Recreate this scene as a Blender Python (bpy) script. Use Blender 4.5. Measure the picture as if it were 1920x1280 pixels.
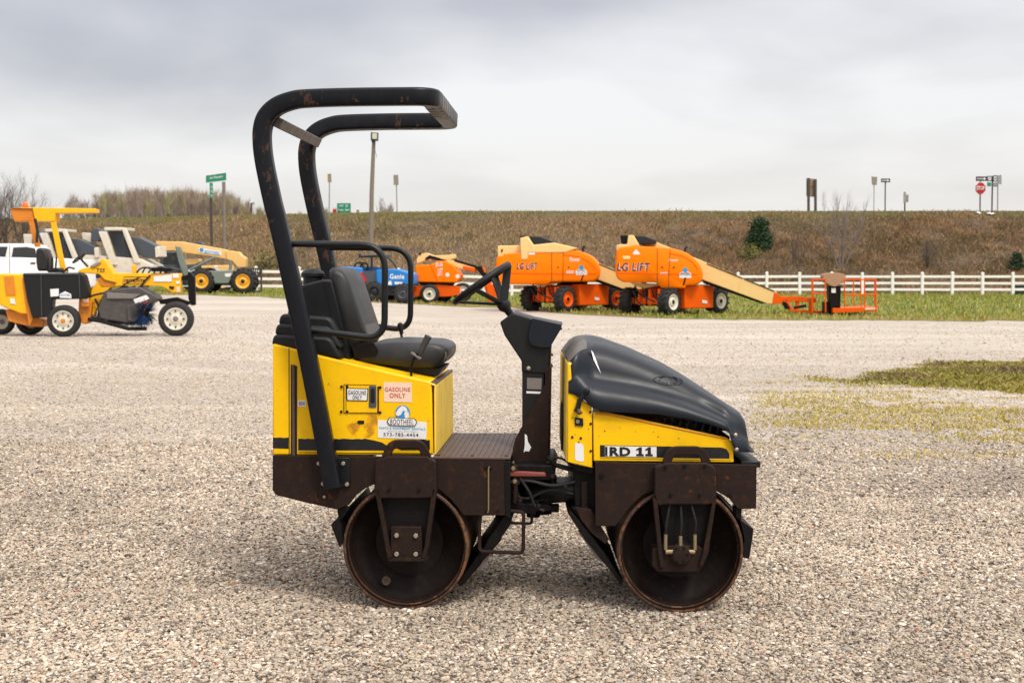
import bpy, bmesh, math, random
import numpy as np
from mathutils import Vector, Matrix
random.seed(7); RNG = np.random.default_rng(11)
R = math.radians
for o in list(bpy.data.objects): bpy.data.objects.remove(o)
scene = bpy.context.scene
COL = scene.collection

# ---------------------------------------------------------------- camera
FPX, HC = 2400.0, 1.60
PITCH = math.atan(130 / FPX)
cd = bpy.data.cameras.new('camera'); cam = bpy.data.objects.new('camera', cd); COL.objects.link(cam)
cam.location = (0, 0, HC); cam.rotation_euler = (math.pi / 2 - PITCH, 0, 0)
cd.sensor_width = 36; cd.lens = 36 * FPX / 1920; cd.clip_start = .1; cd.clip_end = 6000
cd.dof.use_dof = True; cd.dof.focus_distance = 6.1; cd.dof.aperture_fstop = 7.0
scene.camera = cam
scene.render.resolution_x = 1024; scene.render.resolution_y = 682

# ---------------------------------------------------------------- sky, sun, exposure
SUN_EL, SUN_AZ = 52, 150     # azimuth clockwise from +Y (view direction)
w = bpy.data.worlds.new('World'); scene.world = w; w.use_nodes = True
nt = w.node_tree; N = nt.nodes; Lk = nt.links; N.clear()
out = N.new('ShaderNodeOutputWorld')
sky = N.new('ShaderNodeTexSky'); sky.sky_type = 'NISHITA'; sky.sun_disc = False
sky.sun_elevation = R(SUN_EL); sky.sun_rotation = R(SUN_AZ)
bg1 = N.new('ShaderNodeBackground'); bg1.inputs[1].default_value = .05; sky.dust_density = 4
Lk.new(sky.outputs[0], bg1.inputs[0])
tc = N.new('ShaderNodeTexCoord'); sep = N.new('ShaderNodeSeparateXYZ'); Lk.new(tc.outputs['Generated'], sep.inputs[0])
def mth(nt, op, a, b=None, c=None, clamp=False):
    n = nt.nodes.new('ShaderNodeMath'); n.operation = op; n.use_clamp = clamp
    for i, x in enumerate((a, b, c)):
        if x is None: continue
        if isinstance(x, (int, float)): n.inputs[i].default_value = x
        else: nt.links.new(x, n.inputs[i])
    return n.outputs[0]
zc = mth(nt, 'MAXIMUM', sep.outputs[2], 0.0)
den = mth(nt, 'ADD', zc, .20)
cx = mth(nt, 'DIVIDE', sep.outputs[0], den); cy = mth(nt, 'DIVIDE', sep.outputs[1], den)
cmb = N.new('ShaderNodeCombineXYZ'); Lk.new(cx, cmb.inputs[0]); Lk.new(cy, cmb.inputs[1])
mp = N.new('ShaderNodeMapping'); Lk.new(cmb.outputs[0], mp.inputs[0]); mp.inputs['Location'].default_value = (4.0, 5.5, 0)
mp.inputs['Scale'].default_value = (1.0, .9, 1)
nz = N.new('ShaderNodeTexNoise'); nz.inputs['Scale'].default_value = 1.0; nz.inputs['Detail'].default_value = 6; nz.inputs['Roughness'].default_value = .45
nz.inputs['Distortion'].default_value = .2
Lk.new(mp.outputs[0], nz.inputs['Vector'])
# the cloud deck is thicker to the upper left
bias = mth(nt, 'MULTIPLY', mth(nt, 'MULTIPLY', sep.outputs[0], -0.38), mth(nt, 'MINIMUM', mth(nt, 'MULTIPLY', zc, 6.0), 1.0))
high = mth(nt, 'MULTIPLY', mth(nt, 'MINIMUM', zc, .22), .95)
cl = mth(nt, 'ADD', mth(nt, 'ADD', mth(nt, 'ADD', mth(nt, 'MULTIPLY', mth(nt, 'MULTIPLY', mth(nt, 'SUBTRACT', nz.outputs[0], .5), 1.7), mth(nt, 'MULTIPLY_ADD', mth(nt, 'MINIMUM', zc, .14), 6.0, .16)), .51), bias), high)
rmp = N.new('ShaderNodeValToRGB'); Lk.new(cl, rmp.inputs[0])
e = rmp.color_ramp.elements; e[0].position = .50; e[0].color = (.89, .855, .835, 1); e[1].position = .96; e[1].color = (.47, .445, .455, 1)
m_ = rmp.color_ramp.elements.new(.70); m_.color = (.72, .685, .67, 1)
# overcast sky: brighter towards the zenith
br = mth(nt, 'ADD', mth(nt, 'MULTIPLY', mth(nt, 'MAXIMUM', mth(nt, 'SUBTRACT', zc, .25), 0), 2.6), .80)
bg2 = N.new('ShaderNodeBackground'); Lk.new(rmp.outputs[0], bg2.inputs[0]); Lk.new(br, bg2.inputs[1])
ads = N.new('ShaderNodeAddShader'); Lk.new(bg1.outputs[0], ads.inputs[0]); Lk.new(bg2.outputs[0], ads.inputs[1]); Lk.new(ads.outputs[0], out.inputs[0])
sd = bpy.data.lights.new('sun', 'SUN'); sd.energy = 1.8; sd.angle = R(12); sd.color = (1, .95, .87)
so = bpy.data.objects.new('sun', sd); COL.objects.link(so)
sdir = Vector((math.sin(R(SUN_AZ)) * math.cos(R(SUN_EL)), math.cos(R(SUN_AZ)) * math.cos(R(SUN_EL)), math.sin(R(SUN_EL))))
so.rotation_euler = sdir.to_track_quat('Z', 'Y').to_euler(); so.location = (6, -6, 20)
scene.view_settings.view_transform = 'Standard'; scene.view_settings.look = 'None'
scene.view_settings.exposure = 0.13; scene.view_settings.gamma = 1

# ---------------------------------------------------------------- helpers: space
CAM = Vector((0, 0, HC))
FWD = Vector((0, math.cos(PITCH), -math.sin(PITCH))); UP = Vector((0, math.sin(PITCH), math.cos(PITCH)))
def ray(u, v): return FWD + Vector((1, 0, 0)) * ((u - 960) / FPX) + UP * ((640 - v) / FPX)
def sm(x, a, b):
    t = np.clip((np.asarray(x, float) - a) / (b - a), 0, 1); return t * t * (3 - 2 * t)
def T(x, y):     # lie of the yard: flat in front, rising gently to the back and to the left
    x = np.asarray(x, float); return .22 * sm(y, 45, 66) + .23 * sm(-x, 1.5, 7) * sm(y, 10, 28) + .010 * np.clip(-x - 7, 0, 30) * sm(y, 32, 60)
def gpt(u, v):
    d = ray(u, v); lo, hi = 1., 400.
    f = lambda t: HC + d.z * t - float(T(d.x * t, d.y * t))
    for _ in range(60):
        m = (lo + hi) / 2
        if f(m) > 0: lo = m
        else: hi = m
    return CAM + d * lo
class Fr:       # upright working plane: yaw > 0 brings its right end nearer
    def __init__(s, O, yaw=0):
        s.O = Vector((O[0], O[1], 0)); a = R(yaw)
        s.L = Vector((math.cos(a), -math.sin(a), 0)); s.W = Vector((math.sin(a), math.cos(a), 0))
    def P(s, u, v, w=0):
        d = ray(u, v); t = (s.O + s.W * w - CAM).dot(s.W) / d.dot(s.W); return CAM + d * t
    def pl(s, pts, w=0): return [s.P(u, v, w) for u, v in pts]
    def G(s, a, w, z): return s.O + s.L * a + s.W * w + Vector((0, 0, z))

# ---------------------------------------------------------------- helpers: mesh
class MB:
    def __init__(s): s.v = []; s.f = []
    def add(s, vs, fs):
        n = len(s.v); s.v += [Vector(p) for p in vs]; s.f += [tuple(i + n for i in f) for f in fs]; return s
    def prism(s, pts, vec):
        n = len(pts); vec = Vector(vec)
        return s.add(list(pts) + [p + vec for p in pts], [tuple(range(n))] + [tuple(range(2 * n - 1, n - 1, -1))] + [(i, i + n, (i + 1) % n + n, (i + 1) % n) for i in range(n)])
    def box(s, c, size, ax=None):
        c = Vector(c); X, Y, Z = ax or (Vector((1, 0, 0)), Vector((0, 1, 0)), Vector((0, 0, 1)))
        a, b, d = [k / 2 for k in size]
        vs = [c + X * (i * a) + Y * (j * b) + Z * (k * d) for i in (-1, 1) for j in (-1, 1) for k in (-1, 1)]
        return s.add(vs, [(0, 1, 3, 2), (4, 6, 7, 5), (0, 4, 5, 1), (2, 3, 7, 6), (0, 2, 6, 4), (1, 5, 7, 3)])
    def sweep(s, path, prof, closed=False, ref=None, taper=None):
        path = [Vector(p) for p in path]; n = len(path); m = len(prof)
        tg = []
        for i in range(n):
            a = path[(i - 1) % n] if (closed or i > 0) else path[i]; b = path[(i + 1) % n] if (closed or i < n - 1) else path[i]
            tg.append((b - a).normalized())
        r = Vector(ref) if ref else (Vector((0, 0, 1)) if abs(tg[0].z) < .9 else Vector((0, 1, 0)))
        X = (r - tg[0] * r.dot(tg[0])).normalized(); vs = []
        for i in range(n):
            X = (X - tg[i] * X.dot(tg[i])).normalized(); Y = tg[i].cross(X); k = taper[i] if taper else 1
            if 0 < i < n - 1 and not closed:
                a = (path[i] - path[i - 1]).normalized(); h = max(.4, a.dot(tg[i]))
            vs += [path[i] + X * (p[0] * k) + Y * (p[1] * k) for p in prof]
        fs = []
        for i in range(n if closed else n - 1):
            j = (i + 1) % n
            fs += [(i * m + k, i * m + (k + 1) % m, j * m + (k + 1) % m, j * m + k) for k in range(m)]
        if not closed: fs += [tuple(range(m - 1, -1, -1)), tuple(range((n - 1) * m, n * m))]
        return s.add(vs, fs)
    def tube(s, path, r, n=8, closed=False, taper=None):
        return s.sweep(path, [(r * math.cos(2 * math.pi * k / n), r * math.sin(2 * math.pi * k / n)) for k in range(n)], closed, None, taper)
    def bar(s, a, b, wd, hg, ref=None):
        return s.sweep([a, b], [(-hg / 2, -wd / 2), (hg / 2, -wd / 2), (hg / 2, wd / 2), (-hg / 2, wd / 2)], False, ref)
    def lathe(s, c, axis, prof, n=24, closed=False):     # prof: (distance along axis, radius)
        c = Vector(c); A = Vector(axis).normalized(); X = A.orthogonal().normalized(); Y = A.cross(X); vs = []; m = len(prof)
        for (a, r) in prof:
            r = max(r, 1e-4); vs += [c + A * a + (X * math.cos(2 * math.pi * k / n) + Y * math.sin(2 * math.pi * k / n)) * r for k in range(n)]
        fs = []
        for i in range(m if closed else m - 1):
            j = (i + 1) % m; fs += [(i * n + k, i * n + (k + 1) % n, j * n + (k + 1) % n, j * n + k) for k in range(n)]
        if not closed: fs += [tuple(range(n - 1, -1, -1)), tuple(range((m - 1) * n, m * n))]
        return s.add(vs, fs)
    def cyl(s, a, b, r, n=12):
        a = Vector(a); b = Vector(b); return s.lathe(a, b - a, [(0, r), ((b - a).length, r)], n)
    def loft(s, secs):
        m = len(secs[0]); vs = [p for q in secs for p in q]; fs = []
        for i in range(len(secs) - 1): fs += [(i * m + k, i * m + k + 1, (i + 1) * m + k + 1, (i + 1) * m + k) for k in range(m - 1)]
        return s.add(vs, fs)
    def build(s, name, mat, parent=None, bevel=0, smooth=True, sharp=35, label=None, sub=0, seg=2):
        me = bpy.data.meshes.new(name); root = parent
        while root is not None and root.parent is not None: root = root.parent
        off = root.location.copy() if root is not None else Vector((0, 0, 0))
        me.from_pydata([v - off for v in s.v], [], s.f); me.validate()
        bm = bmesh.new(); bm.from_mesh(me); bmesh.ops.recalc_face_normals(bm, faces=bm.faces[:]); bm.to_mesh(me); bm.free()
        if smooth:
            me.polygons.foreach_set('use_smooth', [True] * len(me.polygons))
            try: me.set_sharp_from_angle(angle=R(sharp))
            except Exception: pass
        me.materials.append(mat)
        o = bpy.data.objects.new(name, me); COL.objects.link(o)
        if parent is not None: o.parent = parent
        if bevel:
            b = o.modifiers.new('bevel', 'BEVEL'); b.width = bevel; b.segments = seg; b.limit_method = 'ANGLE'; b.angle_limit = R(32); b.harden_normals = False
        if sub:
            q = o.modifiers.new('sub', 'SUBSURF'); q.levels = sub; q.render_levels = sub
        if label: o['label'] = label
        return o
def thing(name, loc, label, cat, group=None):
    o = bpy.data.objects.new(name, None); COL.objects.link(o); o.location = loc; o.empty_display_size = .2
    return tag(o, label, cat, group)
def tag(o, label=None, cat=None, group=None, kind=None):
    if label: o['label'] = label
    if cat: o['category'] = cat
    if group: o['group'] = group
    if kind: o['kind'] = kind
    return o
def arc(c, a, b, r0, r1, n=8):    # quarter ellipse in the (a,b) plane, from c+a*r0 to c+b*r1
    return [c + a * (r0 * math.cos(t)) + b * (r1 * math.sin(t)) for t in [i * math.pi / 2 / n for i in range(n + 1)]]
def rnd(pts, r, n=5, closed=False):     # round the corners of a 3D polyline
    pts = [Vector(p) for p in pts]; o = []; m = len(pts)
    for i, p in enumerate(pts):
        if not closed and i in (0, m - 1): o.append(p); continue
        a = pts[(i - 1) % m]; b = pts[(i + 1) % m]; rr = r[i] if isinstance(r, (list, tuple)) else r
        k = min(rr, (a - p).length * .49, (b - p).length * .49)
        if k < 1e-6: o.append(p); continue
        p0 = p + (a - p).normalized() * k; p1 = p + (b - p).normalized() * k
        o += [p0 * (1 - t) ** 2 + p * 2 * t * (1 - t) + p1 * t * t for t in [j / n for j in range(n + 1)]]
    return o
def text(name, s, p0, right, up, mat, parent, bold=0.0, shear=0, off=.002, normal=None, aniso=True):
    """lettering filling the rectangle p0, p0+right, p0+up"""
    cu = bpy.data.curves.new(name, 'FONT'); cu.body = s; cu.offset = bold; cu.shear = shear; cu.align_x = 'CENTER'; cu.resolution_u = 3; cu.space_character = 1.12
    if '\n' in s: cu.space_line = .9
    to = bpy.data.objects.new('tmp', cu); COL.objects.link(to); dg = bpy.context.evaluated_depsgraph_get()
    me = bpy.data.meshes.new_from_object(to.evaluated_get(dg)); bpy.data.objects.remove(to); bpy.data.curves.remove(cu)
    n = len(me.vertices); co = np.empty(n * 3); me.vertices.foreach_get('co', co); co = co.reshape(-1, 3)
    lo = co.min(0); hi = co.max(0); right = Vector(right); up = Vector(up); nn = normal or right.cross(up).normalized()
    root = parent
    while root.parent is not None: root = root.parent
    q = (co - lo) / np.maximum(hi - lo, 1e-6)
    base = np.array(Vector(p0) + nn * off - root.location)
    nc = base + q[:, :1] * np.array(right) + q[:, 1:2] * np.array(up)
    me.vertices.foreach_set('co', nc.reshape(-1)); me.update(); me.materials.clear(); me.materials.append(mat); me.name = name
    o = bpy.data.objects.new(name, me); COL.objects.link(o); o.parent = parent
    return o

# ---------------------------------------------------------------- helpers: materials
def _n(nt, t, **k):
    n = nt.nodes.new(t)
    for a, b in k.items(): setattr(n, a, b)
    return n
def base_mat(name):
    m = bpy.data.materials.new(name); m.use_nodes = True; nt = m.node_tree; return m, nt, nt.nodes['Principled BSDF']
def noise(nt, vec, scale, detail=4, rough=.55, dist=0):
    n = _n(nt, 'ShaderNodeTexNoise'); n.inputs['Scale'].default_value = scale; n.inputs['Detail'].default_value = detail
    n.inputs['Roughness'].default_value = rough; n.inputs['Distortion'].default_value = dist; nt.links.new(vec, n.inputs['Vector']); return n.outputs[0]
def ramp(nt, fac, els):
    r = _n(nt, 'ShaderNodeValToRGB'); nt.links.new(fac, r.inputs[0]); e = r.color_ramp.elements
    e[0].position, e[0].color = els[0][0], (*els[0][1], 1); e[1].position, e[1].color = els[-1][0], (*els[-1][1], 1)
    for p, c in els[1:-1]:
        k = e.new(p); k.color = (*c, 1)
    return r.outputs[0]
def mix(nt, fac, a, b):
    m = _n(nt, 'ShaderNodeMix', data_type='RGBA')
    for i, x in ((0, fac), (6, a), (7, b)):
        if isinstance(x, (tuple, list)): m.inputs[i].default_value = (*x, 1)
        elif isinstance(x, (int, float)): m.inputs[i].default_value = x
        else: nt.links.new(x, m.inputs[i])
    return m.outputs[2]
def objco(nt, scale=(1, 1, 1)):
    t = _n(nt, 'ShaderNodeTexCoord'); mp = _n(nt, 'ShaderNodeMapping'); mp.inputs['Scale'].default_value = scale
    nt.links.new(t.outputs['Object'], mp.inputs[0]); return mp.outputs[0]
def bump(nt, h, strength, dist, bsdf):
    b = _n(nt, 'ShaderNodeBump'); b.inputs['Strength'].default_value = strength; b.inputs['Distance'].default_value = dist
    nt.links.new(h, b.inputs['Height']); nt.links.new(b.outputs[0], bsdf.inputs['Normal'])
def worn(name, col, rough=.5, metal=0, dirt=(.12, .08, .05), damt=.35, chips=None, camt=0.0, scale=6, bmp=.15, bd=.003, var=.12, spec=.5, stretch=(1, 1, 1), chipscale=22, zband=None):
    """painted or bare surface with cloudy tone, soft dirt and sharp chips"""
    m, nt, b = base_mat(name); v = objco(nt, stretch)
    n1 = noise(nt, v, scale, 5, .6); n2 = noise(nt, v, scale * 3.7, 6, .65, .4)
    c = mix(nt, mth(nt, 'MULTIPLY', n1, 1.0), tuple(x * (1 - var) for x in col), tuple(min(1, x * (1 + var)) for x in col))
    dm = mth(nt, 'MULTIPLY', mth(nt, 'SUBTRACT', n2, .5, clamp=False), 4.5, clamp=True)
    c = mix(nt, mth(nt, 'MULTIPLY', dm, damt), c, dirt)
    rr = mth(nt, 'ADD', mth(nt, 'MULTIPLY', n2, .25), rough - .12)
    if chips is not None and camt > 0:
        n3 = noise(nt, v, chipscale, 8, .7, .3); n4 = noise(nt, v, scale * .6, 3)
        t = mth(nt, 'ADD', n3, mth(nt, 'MULTIPLY', n4, .45))
        if zband:
            s_ = _n(nt, 'ShaderNodeSeparateXYZ'); nt.links.new(v, s_.inputs[0]); k_ = mth(nt, 'SUBTRACT', 1.0, mth(nt, 'MULTIPLY', mth(nt, 'ABSOLUTE', mth(nt, 'SUBTRACT', s_.outputs[2], zband[0] * stretch[2])), 1 / (zband[1] * stretch[2])), clamp=True)
            t = mth(nt, 'ADD', t, mth(nt, 'MULTIPLY', k_, zband[2]))
        cm = mth(nt, 'MULTIPLY', mth(nt, 'SUBTRACT', t, .98 - camt), 26, clamp=True)
        c = mix(nt, cm, c, chips); rr = mth(nt, 'ADD', rr, mth(nt, 'MULTIPLY', cm, .3), clamp=True)
    nt.links.new(c, b.inputs['Base Color']); nt.links.new(rr, b.inputs['Roughness']); b.inputs['Metallic'].default_value = metal
    b.inputs['Specular IOR Level'].default_value = spec
    if bmp: bump(nt, noise(nt, v, scale * 9, 5, .6), bmp, bd, b)
    return m
M = {}
M['yellow'] = worn('weathered_yellow_paint', (.86, .50, .001), .42, damt=.22, dirt=(.42, .22, .02), chips=(.12, .055, .02), camt=.07, scale=3, var=.06, bmp=.06, spec=.22)
M['yellowdusty'] = worn('faded_dusty_yellow_paint', (.80, .55, .07), .6, damt=.5, dirt=(.40, .27, .12), chips=(.12, .06, .03), camt=.05, scale=4, var=.06, bmp=.06, stretch=(1, 1, .4), spec=.2)
M['rust'] = worn('brown_rusty_frame_paint', (.017, .0088, .0062), .6, damt=.7, dirt=(.042, .017, .009), chips=(.085, .030, .012), camt=.09, scale=7, bmp=.35, bd=.003, spec=.18)
M['rust_dark'] = worn('dark_oily_steel', (.006, .005, .005), .5, damt=.5, dirt=(.018, .011, .009), chips=(.09, .04, .02), camt=.02, scale=10, bmp=.4, spec=.15)
M['drum_rim'] = worn('rust_worn_drum_edge', (.07, .032, .017), .6, damt=.9, dirt=(.022, .012, .009), chips=(.18, .08, .035), camt=.22, scale=7, bmp=.4, metal=.3)
M['drum_end'] = worn('drum_end_plate', (.010, .0065, .0055), .5, damt=.5, dirt=(.026, .016, .012), chips=(.10, .06, .04), camt=.05, scale=8, bmp=.35, spec=.15)
M['rops'] = worn('black_paint_over_rust', (.0035, .0045, .007), .38, damt=.35, dirt=(.016, .010, .008), chips=(.052, .026, .017), camt=.10, scale=5, bmp=.2, spec=.25, chipscale=24, stretch=(1, 1, .55), zband=(2.05, .5, .13))
M['ropsclean'] = worn('black_paint', (.004, .005, .007), .38, damt=.3, dirt=(.014, .01, .008), chips=(.06, .028, .018), camt=.04, scale=5, bmp=.1, spec=.35)
M['greysteel'] = worn('worn_grey_steel', (.17, .15, .135), .6, damt=.5, dirt=(.05, .04, .03), chips=(.05, .035, .03), camt=.08, scale=9, bmp=.2)
M['plastic'] = worn('slate_black_plastic_hood', (.006, .0095, .015), .38, damt=.25, dirt=(.016, .017, .02), scale=2.5, bmp=.02, var=.1, spec=.3)
M['plasticdust'] = worn('dusty_black_plastic', (.11, .098, .088), .7, damt=.5, dirt=(.03, .03, .03), scale=3, bmp=.05)
M['black'] = worn('matt_black_moulding', (.0045, .005, .0055), .5, damt=.3, dirt=(.02, .018, .016), scale=5, bmp=.08, spec=.35)
M['vinyl'] = worn('black_seat_vinyl', (.0075, .0075, .008), .45, damt=.3, dirt=(.035, .031, .027), scale=5, bmp=.12, spec=.5)
M['vinyldust'] = worn('dusty_seat_vinyl', (.085, .078, .07), .6, damt=.5, dirt=(.03, .028, .026), scale=6, bmp=.1)
M['grip'] = worn('grey_rubber_grip', (.045, .045, .043), .6, damt=.3, scale=9)
M['bolt'] = worn('zinc_bolt', (.42, .37, .28), .45, metal=.7, damt=.4, scale=40, bmp=.1)
M['brass'] = worn('brass_fitting', (.30, .23, .13), .5, metal=.6, damt=.5, scale=30)
M['redpaint'] = worn('faded_red_paint', (.20, .035, .025), .5, damt=.5, scale=12)
M['deck'] = worn('brown_tread_plate', (.085, .052, .038), .6, damt=.6, dirt=(.05, .032, .025), scale=5, bmp=.2)
M['label_w'] = worn('white_sticker', (.72, .71, .70), .4, damt=.15, dirt=(.45, .42, .36), scale=9, bmp=0, var=.03)
M['label_pink'] = worn('faded_pink_sticker', (.80, .58, .42), .5, damt=.2, dirt=(.65, .40, .2), scale=12, bmp=0, var=.04)
M['label_blue'] = worn('blue_print', (.02, .25, .55), .4, damt=.1, scale=9, bmp=0)
M['ink'] = worn('black_print', (.005, .005, .007), .45, damt=0, scale=9, bmp=0)
M['inkred'] = worn('red_print', (.50, .05, .03), .5, damt=.2, dirt=(.6, .3, .2), scale=20, bmp=0)
M['inkcyan'] = worn('cyan_print', (.04, .35, .50), .5, damt=.2, dirt=(.5, .6, .65), scale=20, bmp=0)
M['stripe'] = worn('black_stripe_decal', (.005, .005, .007), .4, damt=.1, scale=9, bmp=0, chips=(.70, .42, .01), camt=-.06, chipscale=14)
M['tyre'] = worn('dusty_black_tyre', (.011, .0105, .0105), .75, damt=.5, dirt=(.05, .043, .036), scale=4, bmp=.3, bd=.01)
M['rim_w'] = worn('white_wheel_rim', (.62, .58, .48), .5, damt=.4, dirt=(.28, .22, .15), scale=7, bmp=0)
M['orange'] = worn('orange_machine_paint', (.90, .185, .001), .4, damt=.14, dirt=(.55, .12, .01), scale=1.2, var=.07, bmp=.02, spec=.08)
M['orangered'] = worn('red_orange_paint', (.74, .10, .003), .42, damt=.25, dirt=(.25, .06, .03), scale=1.5, var=.08, bmp=.02, spec=.1)
M['cream'] = worn('cream_boom_paint', (.76, .52, .21), .45, damt=.18, dirt=(.42, .28, .12), scale=1.4, var=.06, bmp=.02, spec=.3)
M['beige'] = worn('pale_beige_paint', (.60, .54, .44), .5, damt=.3, dirt=(.32, .27, .2), scale=1.5, bmp=.02)
M['tele'] = worn('sand_yellow_paint', (.74, .45, .15), .5, damt=.2, dirt=(.4, .25, .1), scale=1.5, bmp=.02)
M['slate'] = worn('slate_grey_paint', (.045, .055, .068), .5, damt=.3, dirt=(.14, .13, .12), scale=2, bmp=.03)
M['greengrey'] = worn('grey_green_paint', (.16, .19, .165), .5, damt=.3, scale=2, bmp=.03)
M['blue'] = worn('bright_blue_paint', (.004, .17, .50), .38, damt=.12, dirt=(.05, .12, .2), scale=1.5, bmp=.02)
M['sweep'] = worn('amber_yellow_paint', (.86, .43, .006), .42, damt=.2, dirt=(.4, .18, .02), scale=2, bmp=.03, chips=(.1, .05, .02), camt=.0, spec=.3)
M['sweepor'] = worn('orange_yellow_paint', (.62, .20, .008), .45, damt=.35, dirt=(.25, .09, .02), scale=2, bmp=.03)
M['rimyellow'] = worn('yellow_wheel_rim', (.80, .38, .02), .5, damt=.3, scale=3, bmp=0)
M['white'] = worn('white_vinyl', (.76, .75, .71), .5, damt=.5, dirt=(.50, .47, .38), scale=1.6, bmp=0, var=.03)
M['carwhite'] = worn('white_car_paint', (.78, .78, .78), .22, damt=.05, scale=1, bmp=0, var=.02)
M['glass'] = worn('dark_glass', (.015, .018, .02), .08, damt=0, scale=1, bmp=0, spec=.8)
M['wood'] = worn('grey_weathered_wood', (.20, .165, .13), .8, damt=.5, dirt=(.10, .08, .06), scale=3, stretch=(6, 6, .5), bmp=.3, bd=.01)
M['signgreen'] = worn('green_sign_sheeting', (.005, .22, .12), .4, damt=.1, scale=1, bmp=0)
M['signback'] = worn('grey_brown_sign_back', (.24, .22, .17), .6, damt=.3, scale=2, bmp=0)
M['signwood'] = worn('brown_wood_sign_back', (.28, .20, .13), .7, damt=.3, scale=2, bmp=0)
M['galv'] = worn('galvanised_post', (.30, .30, .29), .5, damt=.3, scale=4, bmp=0, metal=.3)
M['darkpost'] = worn('dark_brown_post', (.055, .04, .035), .6, damt=.3, scale=4, bmp=0)
M['signred'] = worn('red_sign_sheeting', (.45, .008, .015), .4, damt=.1, scale=1, bmp=0)
M['bluebristle'] = worn('blue_bristles', (.015, .07, .22), .8, damt=.6, dirt=(.02, .02, .03), scale=9, bmp=.8, bd=.03, stretch=(3, 3, 3))
M['brushhood'] = worn('grey_brown_hood_steel', (.05, .045, .042), .55, damt=.6, dirt=(.12, .10, .085), scale=4, bmp=.1)
M['drum_lip'] = worn('dusty_drum_recess', (.055, .036, .026), .7, damt=.8, dirt=(.12, .085, .06), scale=9, bmp=.4, spec=.15)
M['canvas'] = worn('tan_canvas_cover', (.42, .25, .14), .85, damt=.5, dirt=(.2, .11, .07), scale=4, bmp=.8, bd=.05)
M['beacon'] = worn('orange_beacon_lens', (.85, .14, .01), .2, damt=0, scale=2, bmp=0)
M['lightcover'] = worn('lamp_glass', (.55, .55, .42), .2, damt=.3, scale=8, bmp=0)
M['bin'] = worn('dark_green_bin', (.012, .05, .04), .5, damt=.3, scale=3, bmp=0)
M['bark'] = worn('grey_brown_bark', (.10, .075, .06), .9, damt=.4, scale=4, bmp=0)
M['barklight'] = worn('pale_grey_twigs', (.20, .165, .14), .9, damt=.3, scale=1, bmp=0)
M['litter'] = worn('white_litter', (.75, .75, .75), .6, damt=.2, scale=4, bmp=0)

def attr_mat(name, rough=.8, spec=.3, trans=0, bmp=None):
    m, nt, b = base_mat(name); a = _n(nt, 'ShaderNodeAttribute', attribute_name='tint')
    nt.links.new(a.outputs['Color'], b.inputs['Base Color']); b.inputs['Roughness'].default_value = rough; b.inputs['Specular IOR Level'].default_value = spec
    if bmp: bump(nt, noise(nt, objco(nt), bmp, 3), .4, .002, b)
    return m
def np_mesh(name, V, F, mat, cols=None, smooth=False, loc=None):
    """V (n,3), F (m,k) one polygon size; cols per vertex (n,3): the thing's own colour"""
    me = bpy.data.meshes.new(name); m, k = F.shape
    me.vertices.add(len(V)); me.vertices.foreach_set('co', np.ascontiguousarray(V, np.float32).reshape(-1))
    me.loops.add(m * k); me.loops.foreach_set('vertex_index', np.ascontiguousarray(F, np.int32).reshape(-1))
    me.polygons.add(m); me.polygons.foreach_set('loop_start', np.arange(0, m * k, k, dtype=np.int32)); me.polygons.foreach_set('loop_total', np.full(m, k, np.int32))
    me.polygons.foreach_set('use_smooth', np.full(m, smooth)); me.update(calc_edges=True)
    if cols is not None:
        a = me.color_attributes.new('tint', 'FLOAT_COLOR', 'POINT'); a.data.foreach_set('color', np.c_[cols, np.ones(len(cols))].astype(np.float32).reshape(-1))
    me.materials.append(mat); o = bpy.data.objects.new(name, me); COL.objects.link(o); return o

# ================================================================ SETTING
def crest_y(x): return 100 + 14 * sm(-np.asarray(x, float), 0, 45)
def vnoise(x, y, s, seed=0):       # cheap smooth value noise
    x = np.asarray(x, float) * s + seed * 17.3; y = np.asarray(y, float) * s + seed * 9.1; xi = np.floor(x); yi = np.floor(y); fx = x - xi; fy = y - yi
    h = lambda a, b: np.modf(np.abs(np.sin(a * 127.1 + b * 311.7 + seed) * 43758.5453))[0]
    fx = fx * fx * (3 - 2 * fx); fy = fy * fy * (3 - 2 * fy)
    return (h(xi, yi) * (1 - fx) + h(xi + 1, yi) * fx) * (1 - fy) + (h(xi, yi + 1) * (1 - fx) + h(xi + 1, yi + 1) * fx) * fy
def HE(x, y):                  # embankment surface
    c = crest_y(x); t = np.clip((y - (c - 21)) / 21, 0, 1); t = np.where(t < .12, t * t / .24, t - .06) / .94
    t = np.where(t > .9, .9 + (t - .9) * (1 - (t - .9) * 4), t) / .96
    bmpy = (vnoise(x, y, .35, 3) - .5) * .5 * np.clip(t * 5, 0, 1) * np.clip((1 - t) * 6, 0, 1)
    t = np.clip(t, 0, 1); return T(x, y) * (1 - t) + t * 6.28 + bmpy
def grid(name, xs, ys, hf, mat):
    X, Y = np.meshgrid(xs, ys); Z = hf(X, Y); V = np.c_[X.ravel(), Y.ravel(), Z.ravel()]; nx = len(xs); ny = len(ys)
    i = np.arange(ny - 1)[:, None] * nx + np.arange(nx - 1)[None, :]; i = i.ravel(); F = np.c_[i, i + 1, i + nx + 1, i + nx]
    return np_mesh(name, V, F, mat, smooth=True)

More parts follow.
